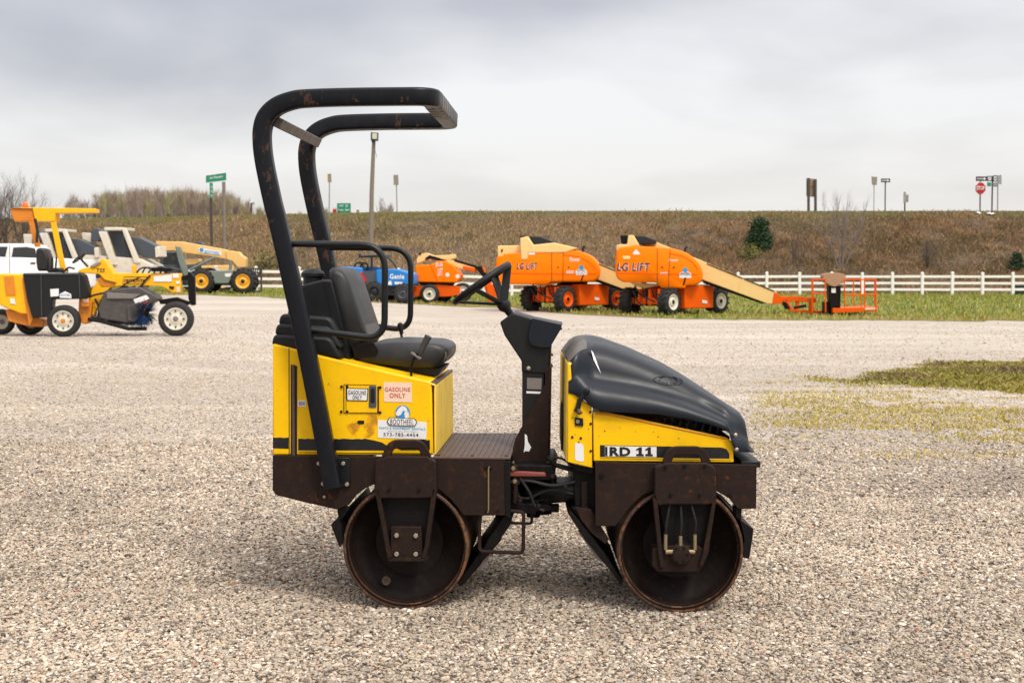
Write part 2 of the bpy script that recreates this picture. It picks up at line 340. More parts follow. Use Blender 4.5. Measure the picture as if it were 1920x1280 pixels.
# gravel ground
def gravel_material():
    m, nt, b = base_mat('crushed_gravel'); g = _n(nt, 'ShaderNodeNewGeometry'); P = g.outputs['Position']
    def vor(scale, feat='F1'):
        v = _n(nt, 'ShaderNodeTexVoronoi', feature=feat); v.inputs['Scale'].default_value = scale; v.inputs['Randomness'].default_value = 1; nt.links.new(P, v.inputs['Vector']); return v
    v1 = vor(42); v2 = vor(19)
    sepc = _n(nt, 'ShaderNodeSeparateColor'); nt.links.new(v1.outputs['Color'], sepc.inputs[0])
    sepd = _n(nt, 'ShaderNodeSeparateColor'); nt.links.new(v2.outputs['Color'], sepd.inputs[0])
    els = [(0, (.085, .068, .058)), (.12, (.20, .165, .14)), (.35, (.37, .31, .255)), (.6, (.46, .39, .32)), (.8, (.41, .365, .325)), (1, (.66, .60, .52))]
    c1 = ramp(nt, sepc.outputs[0], els); c2 = ramp(nt, sepd.outputs[0], els)
    c = mix(nt, .32, c1, c2)
    big = noise(nt, P, .35, 4); med = noise(nt, P, 2.2, 4)
    c = mix(nt, mth(nt, 'MULTIPLY', mth(nt, 'SUBTRACT', med, .45), 1.6, clamp=True), c, (.32, .27, .21))
    sp = _n(nt, 'ShaderNodeSeparateXYZ'); nt.links.new(P, sp.inputs[0])
    # wheel-packed fines on the driven lane further back
    lane = mth(nt, 'MULTIPLY', mth(nt, 'SUBTRACT', sp.outputs[1], 9.0), .055, clamp=True)
    lane = mth(nt, 'MULTIPLY', lane, mth(nt, 'ADD', mth(nt, 'MULTIPLY', big, .8), .35), clamp=True)
    fine = ramp(nt, noise(nt, P, 9, 6, .7), [(.3, (.43, .375, .305)), (.7, (.64, .57, .475))])
    c = mix(nt, mth(nt, 'MULTIPLY', lane, .72), c, fine)
    mpn = _n(nt, 'ShaderNodeMapping'); nt.links.new(P, mpn.inputs[0]); mpn.inputs['Scale'].default_value = (.10, .42, 1); mpn.inputs['Rotation'].default_value = (0, 0, .12)
    tr = noise(nt, mpn.outputs[0], 1.0, 6, .62, .8)      # long wheel tracks
    c = mix(nt, mth(nt, 'MULTIPLY', mth(nt, 'MULTIPLY', mth(nt, 'SUBTRACT', tr, .45), 3.0, clamp=True), mth(nt, 'MULTIPLY', mth(nt, 'SUBTRACT', sp.outputs[1], 8.0), .12, clamp=True)), c, (.64, .57, .475))
    c = mix(nt, mth(nt, 'MULTIPLY', mth(nt, 'SUBTRACT', 12.0, sp.outputs[1]), .25, clamp=True), c, (.16, .125, .10))  # near ground painted darker, standing in for shade between the loose stones
    nt.links.new(c, b.inputs['Base Color']); b.inputs['Roughness'].default_value = .85; b.inputs['Specular IOR Level'].default_value = .25
    h = mth(nt, 'ADD', v1.outputs['Distance'], mth(nt, 'MULTIPLY', sepc.outputs[1], .5))
    bump(nt, h, .9, .02, b)
    return m
xs = np.unique(np.concatenate([np.linspace(-400, -60, 18), np.linspace(-60, 60, 121), np.linspace(60, 400, 18)]))
ys = np.unique(np.concatenate([[-400, -150, -50], np.linspace(-20, 120, 141)]))
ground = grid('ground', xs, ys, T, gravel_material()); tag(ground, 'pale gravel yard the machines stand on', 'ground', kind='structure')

# grass strip behind the gravel: edge traced along the yard
edge_px = [(-260, 548), (380, 553), (480, 556), (620, 566), (800, 571), (960, 577), (1040, 586), (1180, 594), (1300, 599), (1600, 601), (1920, 602), (2250, 604)]
EDGE = np.array([[gpt(u, v).x, gpt(u, v).y] for u, v in edge_px])
def edge_y(x): return np.interp(x, EDGE[:, 0], EDGE[:, 1]) + (vnoise(x, x * 0, .9, 5) - .5) * 1.4 + (vnoise(x, x * 0, 3.1, 6) - .5) * .9
def grass_material():
    m, nt, b = base_mat('short_grass'); g = _n(nt, 'ShaderNodeNewGeometry'); P = g.outputs['Position']
    c = ramp(nt, noise(nt, P, .5, 6, .7), [(.3, (.15, .18, .03)), (.5, (.19, .22, .035)), (.7, (.33, .26, .09))])
    c = mix(nt, mth(nt, 'MULTIPLY', noise(nt, P, 7, 5, .7), .5), c, (.07, .075, .02))
    nt.links.new(c, b.inputs['Base Color']); b.inputs['Roughness'].default_value = .9; bump(nt, noise(nt, P, 14, 4), .8, .08, b); return m
M['grass'] = grass_material()
gx = np.linspace(-60, 70, 521); rows = 26; V = []; 
for j in range(rows):
    t = j / (rows - 1); y0 = edge_y(gx); y1 = 96.0 + 0 * gx; y = y0 + (y1 - y0) * t; V.append(np.c_[gx, y, T(gx, y) + .012 + .02 * min(1, j)])
V = np.concatenate(V); i = (np.arange(rows - 1)[:, None] * 521 + np.arange(520)[None, :]).ravel(); F = np.c_[i, i + 1, i + 522, i + 521]
gs = np_mesh('grass_verge', V, F, M['grass'], smooth=True); tag(gs, 'mown green verge between the gravel and the embankment', 'grass', kind='structure')

# embankment
def bank_material():
    m, nt, b = base_mat('dry_bank_ground'); g = _n(nt, 'ShaderNodeNewGeometry'); P = g.outputs['Position']; sp = _n(nt, 'ShaderNodeSeparateXYZ'); nt.links.new(P, sp.inputs[0])
    c = ramp(nt, noise(nt, P, .45, 7, .72, .5), [(.3, (.055, .042, .026)), (.45, (.13, .085, .05)), (.58, (.20, .135, .08)), (.72, (.105, .10, .038))])
    top = mth(nt, 'MULTIPLY', mth(nt, 'SUBTRACT', sp.outputs[2], mth(nt, 'ADD', mth(nt, 'MULTIPLY', noise(nt, P, .7, 4), 1.4), 4.9)), 1.1, clamp=True)
    c = mix(nt, top, c, ramp(nt, noise(nt, P, 1.6, 5, .7), [(.3, (.095, .095, .03)), (.7, (.20, .165, .07))]))
    nt.links.new(c, b.inputs['Base Color']); b.inputs['Roughness'].default_value = .95; bump(nt, noise(nt, P, 2.2, 8, .75), 1.0, .5, b); return m
exs = np.linspace(-110, 110, 441)
rows = [0, .02] + list(np.linspace(.05, 1, 44)); VV = []
for t in rows:
    c = crest_y(exs); y = c - 22 + 22 * t; VV.append(np.c_[exs, y, HE(exs, y) + .03])
for dy, dz in ((3, .0), (9, .03), (40, .05), (300, -.05), (2500, -6)):
    c = crest_y(exs); VV.append(np.c_[exs * (1 + dy / 100), c + dy, HE(exs, c) * 0 + HE(exs, c)[:] + dz + .03])
V = np.concatenate(VV); i = (np.arange(len(VV) - 1)[:, None] * 441 + np.arange(440)[None, :]).ravel(); F = np.c_[i, i + 1, i + 442, i + 441]
M['bank'] = bank_material()
em = np_mesh('embankment', V, F, M['bank'], smooth=True); tag(em, 'dry brown road embankment closing the view behind the yard', 'embankment', kind='structure')

# blades: every blade a thin bent triangle pair; one object per kind of cover
def blades(name, X, Y, Z, H, Wd, cols, mat, lean=.35, label='', cat='grass'):
    n = len(X); a = RNG.uniform(0, 2 * np.pi, n); dx = np.cos(a) * Wd; dy = np.sin(a) * Wd; lx = RNG.normal(0, lean, n) * H; ly = RNG.normal(0, lean, n) * H
    B = np.stack([np.c_[X - dx, Y - dy, Z - .01], np.c_[X + dx, Y + dy, Z - .01], np.c_[X + lx * .4 + dx * .6, Y + ly * .4 + dy * .6, Z + H * .6], np.c_[X + lx, Y + ly, Z + H]], 1).reshape(-1, 3)
    k = np.arange(n) * 4; F = np.concatenate([np.c_[k, k + 1, k + 2], np.c_[k, k + 2, k + 3]])
    o = np_mesh(name, B, F, mat, np.repeat(cols, 4, 0)); return tag(o, label, cat, kind='stuff')
def tints(n, pal, wts, jit=.18):
    p = np.array(pal)[RNG.choice(len(pal), n, p=np.array(wts) / sum(wts))]; return np.clip(p * RNG.uniform(1 - jit, 1 + jit, (n, 1)), 0, 1)
leafm = attr_mat('leaf_and_straw', .8, .2)
# verge grass
n = 90000; X = RNG.uniform(-34, 46, n); Y = edge_y(X) + np.abs(RNG.uniform(0, 1, n)) ** 1.15 * 40; k = Y < 94; X, Y = X[k], Y[k]
pt = vnoise(X, Y, .25, 8); cols = tints(len(X), [(.17, .22, .03), (.26, .28, .045), (.38, .30, .10), (.48, .38, .18)], [5, 4, 2.6, .6])
near = np.clip(1 - (Y - edge_y(X)) / 5, 0, 1)[:, None] * (pt[:, None] > .35); cols = cols * (1 - near * .7) + np.array([.40, .29, .09]) * near * .7
blades('verge_grass', X, Y, T(X, Y) + .03, RNG.uniform(.05, .17, len(X)), RNG.uniform(.015, .035, len(X)), cols, leafm, label='short green grass growing on the verge', cat='grass')
# dry growth on the bank
n = 430000; X = RNG.uniform(-60, 60, n); tt = RNG.uniform(0, 1.0, n); Y = crest_y(X) - 21.5 + 21.8 * tt
pz = vnoise(X, Y, .22, 1); pq = vnoise(X, Y, .7, 2); dens = np.clip(.35 + pq * .9, 0, 1) > RNG.uniform(0, 1, n); X, Y, tt, pz, pq = [q[dens] for q in (X, Y, tt, pz, pq)]
Z = HE(X, Y) + .03; m = len(X)
dry = tints(m, [(.34, .235, .135), (.42, .31, .185), (.26, .17, .10), (.46, .36, .22), (.34, .20, .10), (.26, .225, .09)], [4, 2.6, 2.4, .6, 1.1, 1.3], .18)
dark = tints(m, [(.15, .11, .06), (.19, .135, .085), (.14, .14, .05)], [3, 3, 2], .3)
grn = tints(m, [(.18, .17, .045), (.25, .22, .07), (.31, .25, .11)], [3, 3, 2], .2)
selg = (tt + RNG.normal(0, .05, m) > .82 + .16 * (pz - .5) + .05 * sm(X, 10, 30)); pw = RNG.uniform(0, 1, m); pp = .55 * pz + .45 * vnoise(X, Y, 1.1, 31); seld = (pw < np.clip((.42 - pp) * 5, .08, .75)) & ~selg; selgg = (RNG.uniform(0, 1, m) < .10) & ~selg
# the right part of the bank is darker, scrubbier
seld |= (pw < np.clip((.60 - pp) * 3.5, .1, .8) * sm(X, 8, 22)) & ~selg
cols = np.where(selg[:, None], grn * [.9, .92, .8], np.where(seld[:, None], dark, np.where(selgg[:, None], grn, dry)))
warm = (vnoise(X, Y * 2, .12, 51) * (.35 + .65 * sm(X, -5, 18)))[:, None] * (~selg)[:, None]; cols = cols * (1 - warm * np.array([.14, .30, .38]))
H = np.where(selg, RNG.uniform(.05, .14, m), RNG.uniform(.08, .30, m) * (.5 + pq)) * np.where(tt > .97, .4, 1)
blades('dry_bank_grass', X, Y, Z, H, RNG.uniform(.012, .034, m), cols, leafm, .35, 'tall dry brown grass covering the embankment slope', 'grass')

# weeds on the gravel, right of the roller
n = 230000; U = RNG.uniform(0, 1, n); X = RNG.uniform(1.9, 14, n); Y = RNG.uniform(9.5, 23.5, n)
uu = 960 + FPX * X / Y; vv = 510 + FPX * HC / Y
def soft(a, lo, hi, s): return np.clip((a - lo) / s, 0, 1) * np.clip((hi - a) / s, 0, 1)
up_lim = np.interp(uu, [1400, 1500, 1600, 1740, 1920, 2200], [722, 706, 700, 682, 672, 668])
lo_lim = np.interp(uu, [1400, 1520, 1650, 1800, 1920, 2200], [722, 726, 732, 732, 742, 750])
en = (vnoise(X, Y, .9, 41) - .5) * 16 + (vnoise(X, Y, 3.5, 42) - .5) * 9; body = np.clip((vv - up_lim + en) / 7, 0, 1) * np.clip((lo_lim - vv + en) / 7, 0, 1) * np.clip((uu - 1450) / 230 + (vnoise(X, Y, 2.2, 43) - .5) * .9, .0, 1)
fine_ = vnoise(X, Y, 4.5, 17); patch = np.clip((vnoise(X * .6, Y, 1.0, 4) * .6 + fine_ * .4 - .40) * 6, 0, 1) * soft(vv, 735, 836, 14) * np.clip((uu - 1400) / 60, 0, 1) * .75
patch2 = np.clip((vnoise(X * .5, Y * 2.0, 1.3, 9) - .62) * 6, 0, 1) * soft(vv, 700, 870, 20) * np.clip((uu - 1390) / 60, 0, 1) * .5
prob = np.clip(body * np.clip(vnoise(X * .6, Y, 2.0, 12) * .9 + vnoise(X, Y, 6., 18) * .5 + np.clip((uu - 1750) / 300, 0, .3) - .05, 0, 1) + patch + patch2, 0, 1); k = RNG.uniform(0, 1, n) < prob
X, Y, bd = X[k], Y[k], body[k]; m = len(X)
cols = tints(m, [(.44, .34, .055), (.32, .28, .05), (.52, .40, .12)], [4, 3, 2], .25)
pm = vnoise(X, Y, 1.2, 14)[:, None] * bd[:, None]; cols = cols * (1 - bd[:, None] * [.22, .18, .12]); cols = cols * (1 - pm * .7) + np.array([.13, .13, .04]) * pm * .7
pr = (np.clip((vnoise(X, Y, .8, 15) - .5) * 4, 0, 1) * bd)[:, None]; cols = cols * (1 - pr * .6) + np.array([.16, .10, .07]) * pr * .6
blades('weeds', X, Y, T(X, Y), RNG.uniform(.010, .032, m) + .10 * bd * RNG.uniform(.1, 1, m) * vnoise(X, Y, 3., 19), RNG.uniform(.004, .012, m) * (1 + bd), cols, leafm, .8, 'low yellow-green weeds spreading over the gravel at right', 'weeds')

# loose stones in front
F_DRUM1 = ((760.5 - 960) / FPX * 6.0,); F_DRUM2 = ((1276 - 960) / FPX * 5.93,)
def stones():
    t = (1 + 5 ** .5) / 2
    iv = np.array([(-1, t, 0), (1, t, 0), (-1, -t, 0), (1, -t, 0), (0, -1, t), (0, 1, t), (0, -1, -t), (0, 1, -t), (t, 0, -1), (t, 0, 1), (-t, 0, -1), (-t, 0, 1)], float) / math.sqrt(1 + t * t)
    f = np.array([(0, 11, 5), (0, 5, 1), (0, 1, 7), (0, 7, 10), (0, 10, 11), (1, 5, 9), (5, 11, 4), (11, 10, 2), (10, 7, 6), (7, 1, 8), (3, 9, 4), (3, 4, 2), (3, 2, 6), (3, 6, 8), (3, 8, 9), (4, 9, 5), (2, 4, 11), (6, 2, 10), (8, 6, 7), (9, 8, 1)])
    parts = []
    for (y0, y1, dens, s0, s1) in ((4.5, 6.5, 8200, .0045, .0105), (6.5, 9.0, 5600, .005, .0115), (9.0, 12.0, 2300, .006, .0135), (12, 15, 800, .007, .013), (15, 19, 420, .008, .015), (19, 26, 150, .009, .018), (26, 40, 34, .011, .022)):
        ar = (y1 - y0) * (y0 + y1) / 2 * 1.2; n = int(ar * dens); Y = np.sqrt(RNG.uniform(y0 ** 2, y1 ** 2, n)); X = RNG.uniform(-.60, .60, n) * Y
        keep = ~((X > 1.9) & (Y > 9) & (RNG.uniform(0, 1, n) < .35)); X, Y = X[keep], Y[keep]; n = len(X)
        S = s0 + (s1 - s0) * RNG.beta(1.6, 3.2, n) * 1.4; big = RNG.uniform(0, 1, n) < .012; S = np.where(big, S * 1.7, S); parts.append((X, Y, S))
    for (xc, yb) in ((F_DRUM1[0], 5.99), (F_DRUM2[0], 5.92)):       # stones pushed up against the drums
        n = 620; Yd = RNG.uniform(yb - .05, yb + .95, n); t = RNG.uniform(-1, 1, n); Xd = xc + np.sign(t) * (.035 + .10 * np.abs(t)) + (Yd - yb) * (.05 if yb > 5.95 else 0); parts.append((Xd, Yd, RNG.uniform(.007, .015, n)))
    X, Y, S = [np.concatenate(q) for q in zip(*parts)]; n = len(X)
    V = iv[None] * RNG.uniform(.72, 1.28, (n, 12, 1)) * np.stack([RNG.uniform(.8, 1.45, n), RNG.uniform(.7, 1.1, n), RNG.uniform(.45, .8, n)], 1)[:, None] * S[:, None, None]
    a = RNG.uniform(0, 2 * np.pi, n); tx = RNG.normal(0, .35, n)
    ca, sa, ct, st = np.cos(a)[:, None], np.sin(a)[:, None], np.cos(tx)[:, None], np.sin(tx)[:, None]
    x, y, z = V[..., 0], V[..., 1], V[..., 2]; y, z = y * ct - z * st, y * st + z * ct; x, y = x * ca - y * sa, x * sa + y * ca
    Z = T(X, Y) + RNG.uniform(-.1, .75, n) * S * .8
    V = np.stack([x + X[:, None], y + Y[:, None], z + Z[:, None]], -1).reshape(-1, 3); F = (f[None] + (np.arange(n) * 12)[:, None, None]).reshape(-1, 3)
    pal = [(.38, .32, .248), (.44, .378, .295), (.53, .462, .37), (.33, .30, .255), (.21, .175, .14), (.085, .07, .056), (.70, .64, .55), (.47, .35, .24), (.43, .31, .24), (.40, .17, .08)]
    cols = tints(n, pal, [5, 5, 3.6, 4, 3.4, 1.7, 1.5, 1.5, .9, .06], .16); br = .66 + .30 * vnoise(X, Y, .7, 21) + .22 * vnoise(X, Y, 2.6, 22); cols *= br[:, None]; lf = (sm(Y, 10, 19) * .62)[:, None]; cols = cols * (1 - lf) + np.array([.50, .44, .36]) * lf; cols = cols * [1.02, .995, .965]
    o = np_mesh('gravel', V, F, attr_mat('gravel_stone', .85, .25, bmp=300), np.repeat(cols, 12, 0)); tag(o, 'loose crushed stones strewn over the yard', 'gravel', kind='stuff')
stones()
# ================================================================ THE ROLLER
F1 = Fr((gpt(763, 1143).x, 6.0), 3.0); X763 = (763 - 960) / FPX * 6.0
F1.O = Vector((X763, 6.0, 0))
F2 = Fr(((1275 - 960) / FPX * 5.93, 5.93), 0.0)
WW = .90
RR = thing('road_roller', (0.15, 6.45, 0), 'worn yellow tandem drum road roller with black roll bar, alone in the foreground', 'road roller')
P1, P2 = F1.P, F2.P
Wv1, Wv2 = F1.W, F2.W
def pr1(pts, w0, w1): return MB().prism(F1.pl(pts, w0), Wv1 * (w1 - w0))
def pr2(pts, w0, w1): return MB().prism(F2.pl(pts, w0), Wv2 * (w1 - w0))

# --- roll bar
def rsq(a, r=.35, n=3):
    o = []; k = a / 2; c = k * (1 - r)
    for qx, qy, a0 in ((1, 1, 0), (-1, 1, 90), (-1, -1, 180), (1, -1, 270)):
        for i in range(n + 1):
            t = R(a0 + 90 * i / n); o.append((qx * c + k * r * math.cos(t), qy * c + k * r * math.sin(t)))
    return o
wn, wf = -.045, .93
near_px = [(625, 913), (575, 655), (527, 440), (512, 380), (497, 309), (492, 268), (493, 240), (501, 218), (520, 200), (548, 189), (578, 185), (657, 182.5), (741, 181.5)]
def crom(P, n=5):
    o = []
    for i in range(len(P) - 1):
        a, b, c, d = P[max(i - 1, 0)], P[i], P[i + 1], P[min(i + 2, len(P) - 1)]
        for k in range(n):
            t = k / n; o.append(.5 * ((2 * b) + (c - a) * t + (2 * a - 5 * b + 4 * c - d) * t * t + (3 * b - a - 3 * c + d) * t ** 3))
    return o + [P[-1]]
npts = crom(F1.pl(near_px, wn))
cb = P1(846, 227, wf); sC = (cb - F1.O).dot(F1.L); zT = npts[-1].z
def onF(p, wv): s_ = (p - F1.O).dot(F1.L); return F1.G(s_, wv, p.z)
r_ = .13
cN = F1.G(sC, wn, zT); cF = F1.G(sC, wf, zT)
cornerN = rnd([npts[-1], cN, F1.G(sC, (wn + wf) / 2, zT)], [0, r_, 0], 8)[1:-1]
cornerF = rnd([F1.G(sC, (wn + wf) / 2, zT), cF, onF(npts[-1], wf)], [0, r_, 0], 8)[1:-1]
path = npts + cornerN + cornerF + [onF(p, wf) for p in reversed(npts)]
def dense(path, step=.05):
    o = [path[0]]
    for a, b in zip(path, path[1:]):
        n = max(1, int((b - a).length / step)); o += [a.lerp(b, i / n) for i in range(1, n + 1)]
    return o
rb = MB().sweep(dense(path), rsq(.082)).build('roll_bar', M['rops'], RR, sharp=60)
a = P1(519, 229, .0); b = onF(a, .90)
MB().bar(a, b, .05, .05, ref=Vector((.5, 0, 1))).build('cross_brace', M['greysteel'], rb, bevel=.004)
# grip-tape like bands on the front cross bar
cm = MB()
for i in range(4):
    c = F1.G(sC, .14 + i * .09, zT); cm.sweep([c - F1.W * .03, c + F1.W * .03], rsq(.0845))
cm.build('worn_band', M['greysteel'], rb)
# bolts and foot plate
MB().prism(F1.pl([(598, 858), (655, 858), (657, 912), (604, 914)], -.012), Wv1 * .012).build('roll_bar_foot', M['ropsclean'], RR, bevel=.002)
def bolts(name, F, pts, w, r, mat, parent, n=6, h=.012):
    for (u, v) in pts:
        c = F.P(u, v, w); MB().lathe(c, -F.W, [(0, r), (h, r), (h, r * .01)], n).build(name, mat, parent, bevel=.0012)
bolts('bolt', F1, [(598, 868), (644, 868), (606, 906), (651, 907)], -.012, .010, M['bolt'], RR)
bolts('bolt', F1, [(608, 931)], .0, .007, M['bolt'], RR, 10, .004)
# --- side hoops
for (wd, nm) in ((-.02, 'near'), (.90, 'far')):
    q = [(538, 457), (722, 459), (721, 637), (640, 626), (572, 617)]
    hp = [onF(P1(u, v, -.02), wd) for u, v in q]
    path = rnd(hp, [0, .12, .11, .05, 0], 9)
    MB().tube(dense(path, .04), .0155, 12).build('side_guard', M['ropsclean'], RR, sharp=60)

# --- rear yellow body
top = [(511, 644), (545, 652.5), (588, 663.5), (700, 691), (803, 714.5)]
body = [(511, 853)] + top + [(809, 722), (812, 853)]
bodyo = pr1(body, .03, .87)
bodyo.build('rear_body', M['yellow'], RR, bevel=.008)
# front face of the seat box (dustier paint), set proud
a, b, c, d = P1(811, 722, .035), P1(813.5, 852, .035), None, None
sF = (a - F1.O).dot(F1.L) + .006; zt = a.z; zb = b.z
MB().prism([F1.G(sF, .04, zt), F1.G(sF, .04, zb), F1.G(sF, .86, zb), F1.G(sF, .86, zt)], F1.L * .010).build('front_panel', M['yellowdusty'], RR, bevel=.003)
# top shelf under the seat
s0 = (P1(700, 700, .03) - F1.O).dot(F1.L)
MB().box(F1.G((s0 + sF) / 2 + .01, .45, zt + .006), (sF - s0 + .0, .80, .012), (F1.L, F1.W, Vector((0, 0, 1)))).build('seat_shelf', M['deck'], RR, bevel=.002)
MB().prism([F1.G(sF + .006, .03, zt - .004), F1.G(sF + .006, .87, zt - .004), F1.G(sF - .05, .87, zt + .014), F1.G(sF - .05, .03, zt + .014)], Vector((0, 0, .008))).build('shelf_lip', M['yellowdusty'], RR, bevel=.002)
# decals on the near side, each a thin film
def film(name, pts, w, mat, parent=RR, F=F1, th=.0012): return MB().prism(F.pl(pts, w - th), F.W * (th * .8)).build(name, mat, parent, smooth=False)
jag = lambda u0, u1, v, n, am: [(u0 + (u1 - u0) * i / n, v + random.uniform(-am, am)) for i in range(n + 1)]
film('stripe', jag(559, 690, 822.5, 22, .8) + [(700, 825), (716, 829), (727, 836), (740, 838), (735, 844), (559, 844)], .03, M['stripe'])
film('stripe', jag(742, 806, 824.5, 14, 1.0) + [(806, 843.5), (752, 843.5), (740, 838), (735, 828)], .03, M['stripe'])
film('stripe', jag(511.5, 541, 820, 6, .8) + [(541, 841), (511.5, 840)], .03, M['stripe'])
film('pinstripe', [(559, 847), (812, 849.5), (812, 850.5), (559, 848.2)], .03, M['ink'])
# groove with a hinge rod
film('door_gap', [(545, 683), (557, 686), (557, 853), (545, 853)], .0295, M['ink'])
MB().cyl(P1(550.5, 684, .022), P1(550.5, 856, .022), .008, 10).build('hinge_rod', M['deck'], RR)
film('seam', [(541, 652), (542.5, 652.5), (543, 853), (541.5, 853)], .0297, M['rust'])
# filler door
fd = MB().prism(F1.pl([(645, 721), (706, 722.5), (710, 727), (710, 775), (645, 773)], .026), Wv1 * .004).build('filler_door', M['yellow'], RR, bevel=.001)
film('door_outline', [(644, 720), (706, 721.3), (706, 722.4), (645.5, 721)], .0255, M['rust'], fd)
for (u0, v0, u1, v1) in ((644.3, 721, 645.6, 774), (648.3, 722, 649.3, 774), (707.5, 724, 710.5, 775), (645, 773, 708, 774)):
    film('door_outline', jag(u0, u0, v0, 0, 0) + [(u1, v0), (u1, v1), (u0, v1)] if False else [(u0, v0), (u1, v0), (u1, v1), (u0, v1)], .0255, M['rust'], fd)
bolts('rivet', F1, [(640.5, 724.5), (651, 724.5), (713, 726), (640, 771.5), (651, 771.5), (713, 773)], .026, .0065, M['rust_dark'], RR, 12, .004)
lt = MB().prism(rnd(F1.pl([(692, 723), (705.5, 723.5), (705.5, 764), (691.5, 764)], .022), .006, 3, True), Wv1 * .006).build('door_latch', M['slate'], fd, bevel=.001)
MB().prism(rnd(F1.pl([(695, 728), (702.5, 728), (702.5, 755), (694.5, 755)], .0205), .004, 3, True), Wv1 * .003).build('latch_handle', M['black'], fd, bevel=.0006)
film('keyhole', rnd(F1.pl([(670, 789), (682.5, 789), (682.5, 795), (670, 795)], .03), .005, 3, True), .03, M['ink']) if False else MB().prism(rnd(F1.pl([(670, 788), (683, 788), (683, 795), (670, 795)], .028), .007, 4, True), Wv1 * .002).build('keyhole', M['black'], RR)
# stickers with lettering
def sticker(name, pts, F, wv, mat, parent=RR, r=.004):
    return MB().prism(rnd(F.pl(pts, wv - .0022), r, 3, True), F.W * .0014).build(name, mat, parent, smooth=False)
def tx(s, F, wv, u0, v0, u1, v1, mat, parent, bold=0, shear=0, vr=None):
    """lettering between pixel corners (u0, v0) top-left and (u1, v1) bottom-right, on plane F at wv"""
    p0 = F.P(u0, v1, wv); pr = F.P(u1, v1 if vr is None else v1 + vr, wv); pu = F.P(u0, v0, wv); text('lettering', s, p0, pr - p0, pu - p0, mat, parent, bold, shear, .0012, -F.W)
st = sticker('sticker', [(649.5, 727), (690.5, 728), (689, 752), (650, 751)], F1, .0255, M['ink'], fd) 
st['label'] = 'white rounded sticker with black print'
st2 = sticker('sticker', [(651, 728.5), (689, 729.5), (687.5, 750.5), (651.5, 749.5)], F1, .0240, M['label_w'], fd)
st = sticker('sticker', [(719, 716), (771.5, 717), (772.5, 754), (720, 753)], F1, .03, M['label_pink']); st['label'] = 'faded pink sticker with red print'
tx('GASOLINE', F1, .0275, 721.5, 725.5, 769.5, 733.5, M['inkred'], st, .01, vr=.6); tx('ONLY', F1, .0275, 730.5, 736.5, 760.5, 745.5, M['inkred'], st, .012, vr=.4)
tx('GASOLINE', F1, .0213, 653, 731.5, 686.5, 739.5, M['ink'], fd, .006, vr=.5)
tx('ONLY', F1, .0213, 661, 741, 678.5, 748.5, M['ink'], fd, .006, vr=.3)
st = sticker('sticker', [(708.5, 787), (800, 791), (799.5, 823), (708.5, 820.5)], F1, .03, M['label_w']); st['label'] = 'white company sticker with blue emblem'
def ring(F, u, v, wv, r, n=28, th=.001): c = F.P(u, v, wv); return MB().lathe(c, -F.W, [(0, r), (th, r)], n)
ring(F1, 755, 773, .0265, .0345, th=.0012).build('emblem_disc', M['label_blue'], st)
q = sticker('emblem_mark', [(741, 776), (747, 766), (754, 760), (762, 764), (765, 774), (761, 772), (756, 769), (752, 777), (746, 780)], F1, .0255, M['label_w'], st, r=.006)
q = sticker('emblem_mark', [(758, 772), (766, 771), (767, 783), (759, 784)], F1, .0255, M['label_w'], st, r=.006)
sticker('emblem_banner', [(730, 782), (777, 784), (782.5, 791), (777, 799.5), (730, 797.5), (725, 790)], F1, .0255, M['ink'], st, r=.003)
sticker('emblem_banner', [(731, 783.3), (776.3, 785.3), (781, 791.2), (776.3, 798.2), (731, 796.2), (726.8, 790)], F1, .0240, M['label_w'], st, r=.003)
tx('BOOTHEEL', F1, .0215, 732, 784.8, 775.5, 795.2, M['ink'], st, .0, vr=1.5)
tx('PARTS & EQUIPMENT RENTALS', F1, .0272, 711, 799.8, 797.5, 804.2, M['inkcyan'], st, .02, vr=2.4)
tx('Where it\'s easier They\'re Where', F1, .0272, 727, 806.6, 781, 809.0, M['ink'], st, .0, vr=1.2)
tx('573-785-4454', F1, .0272, 719, 810.6, 784.5, 817, M['ink'], st, .003, vr=1.4)
st = sticker('sticker', [(558.5, 750), (573, 750), (573.5, 762), (559, 762)], F1, .03, M['label_w']); st['label'] = 'small white data sticker'
tx('804', F1, .0275, 561, 752, 571, 760, M['ink'], st, .0)
# dirty spill under the filler
spill = worn('spilled_fuel_stain', (.62, .30, .01), .5, damt=.7, dirt=(.50, .20, .015), scale=14, bmp=0)
nt_ = spill.node_tree; b_ = nt_.nodes['Principled BSDF']
g_ = noise(nt_, objco(nt_), 13, 4); nt_.links.new(mth(nt_, 'MULTIPLY', mth(nt_, 'SUBTRACT', g_, .44), 3.4, clamp=True), b_.inputs['Alpha'])
film('fuel_stain', rnd(F1.pl([(655, 776), (706, 776), (705, 790), (700, 815), (690, 820), (662, 819), (652, 800)], .03), .03, 4, True) and [(655, 776), (706, 776), (708, 790), (703, 812), (692, 820), (662, 820), (650, 800)], .0302, spill)

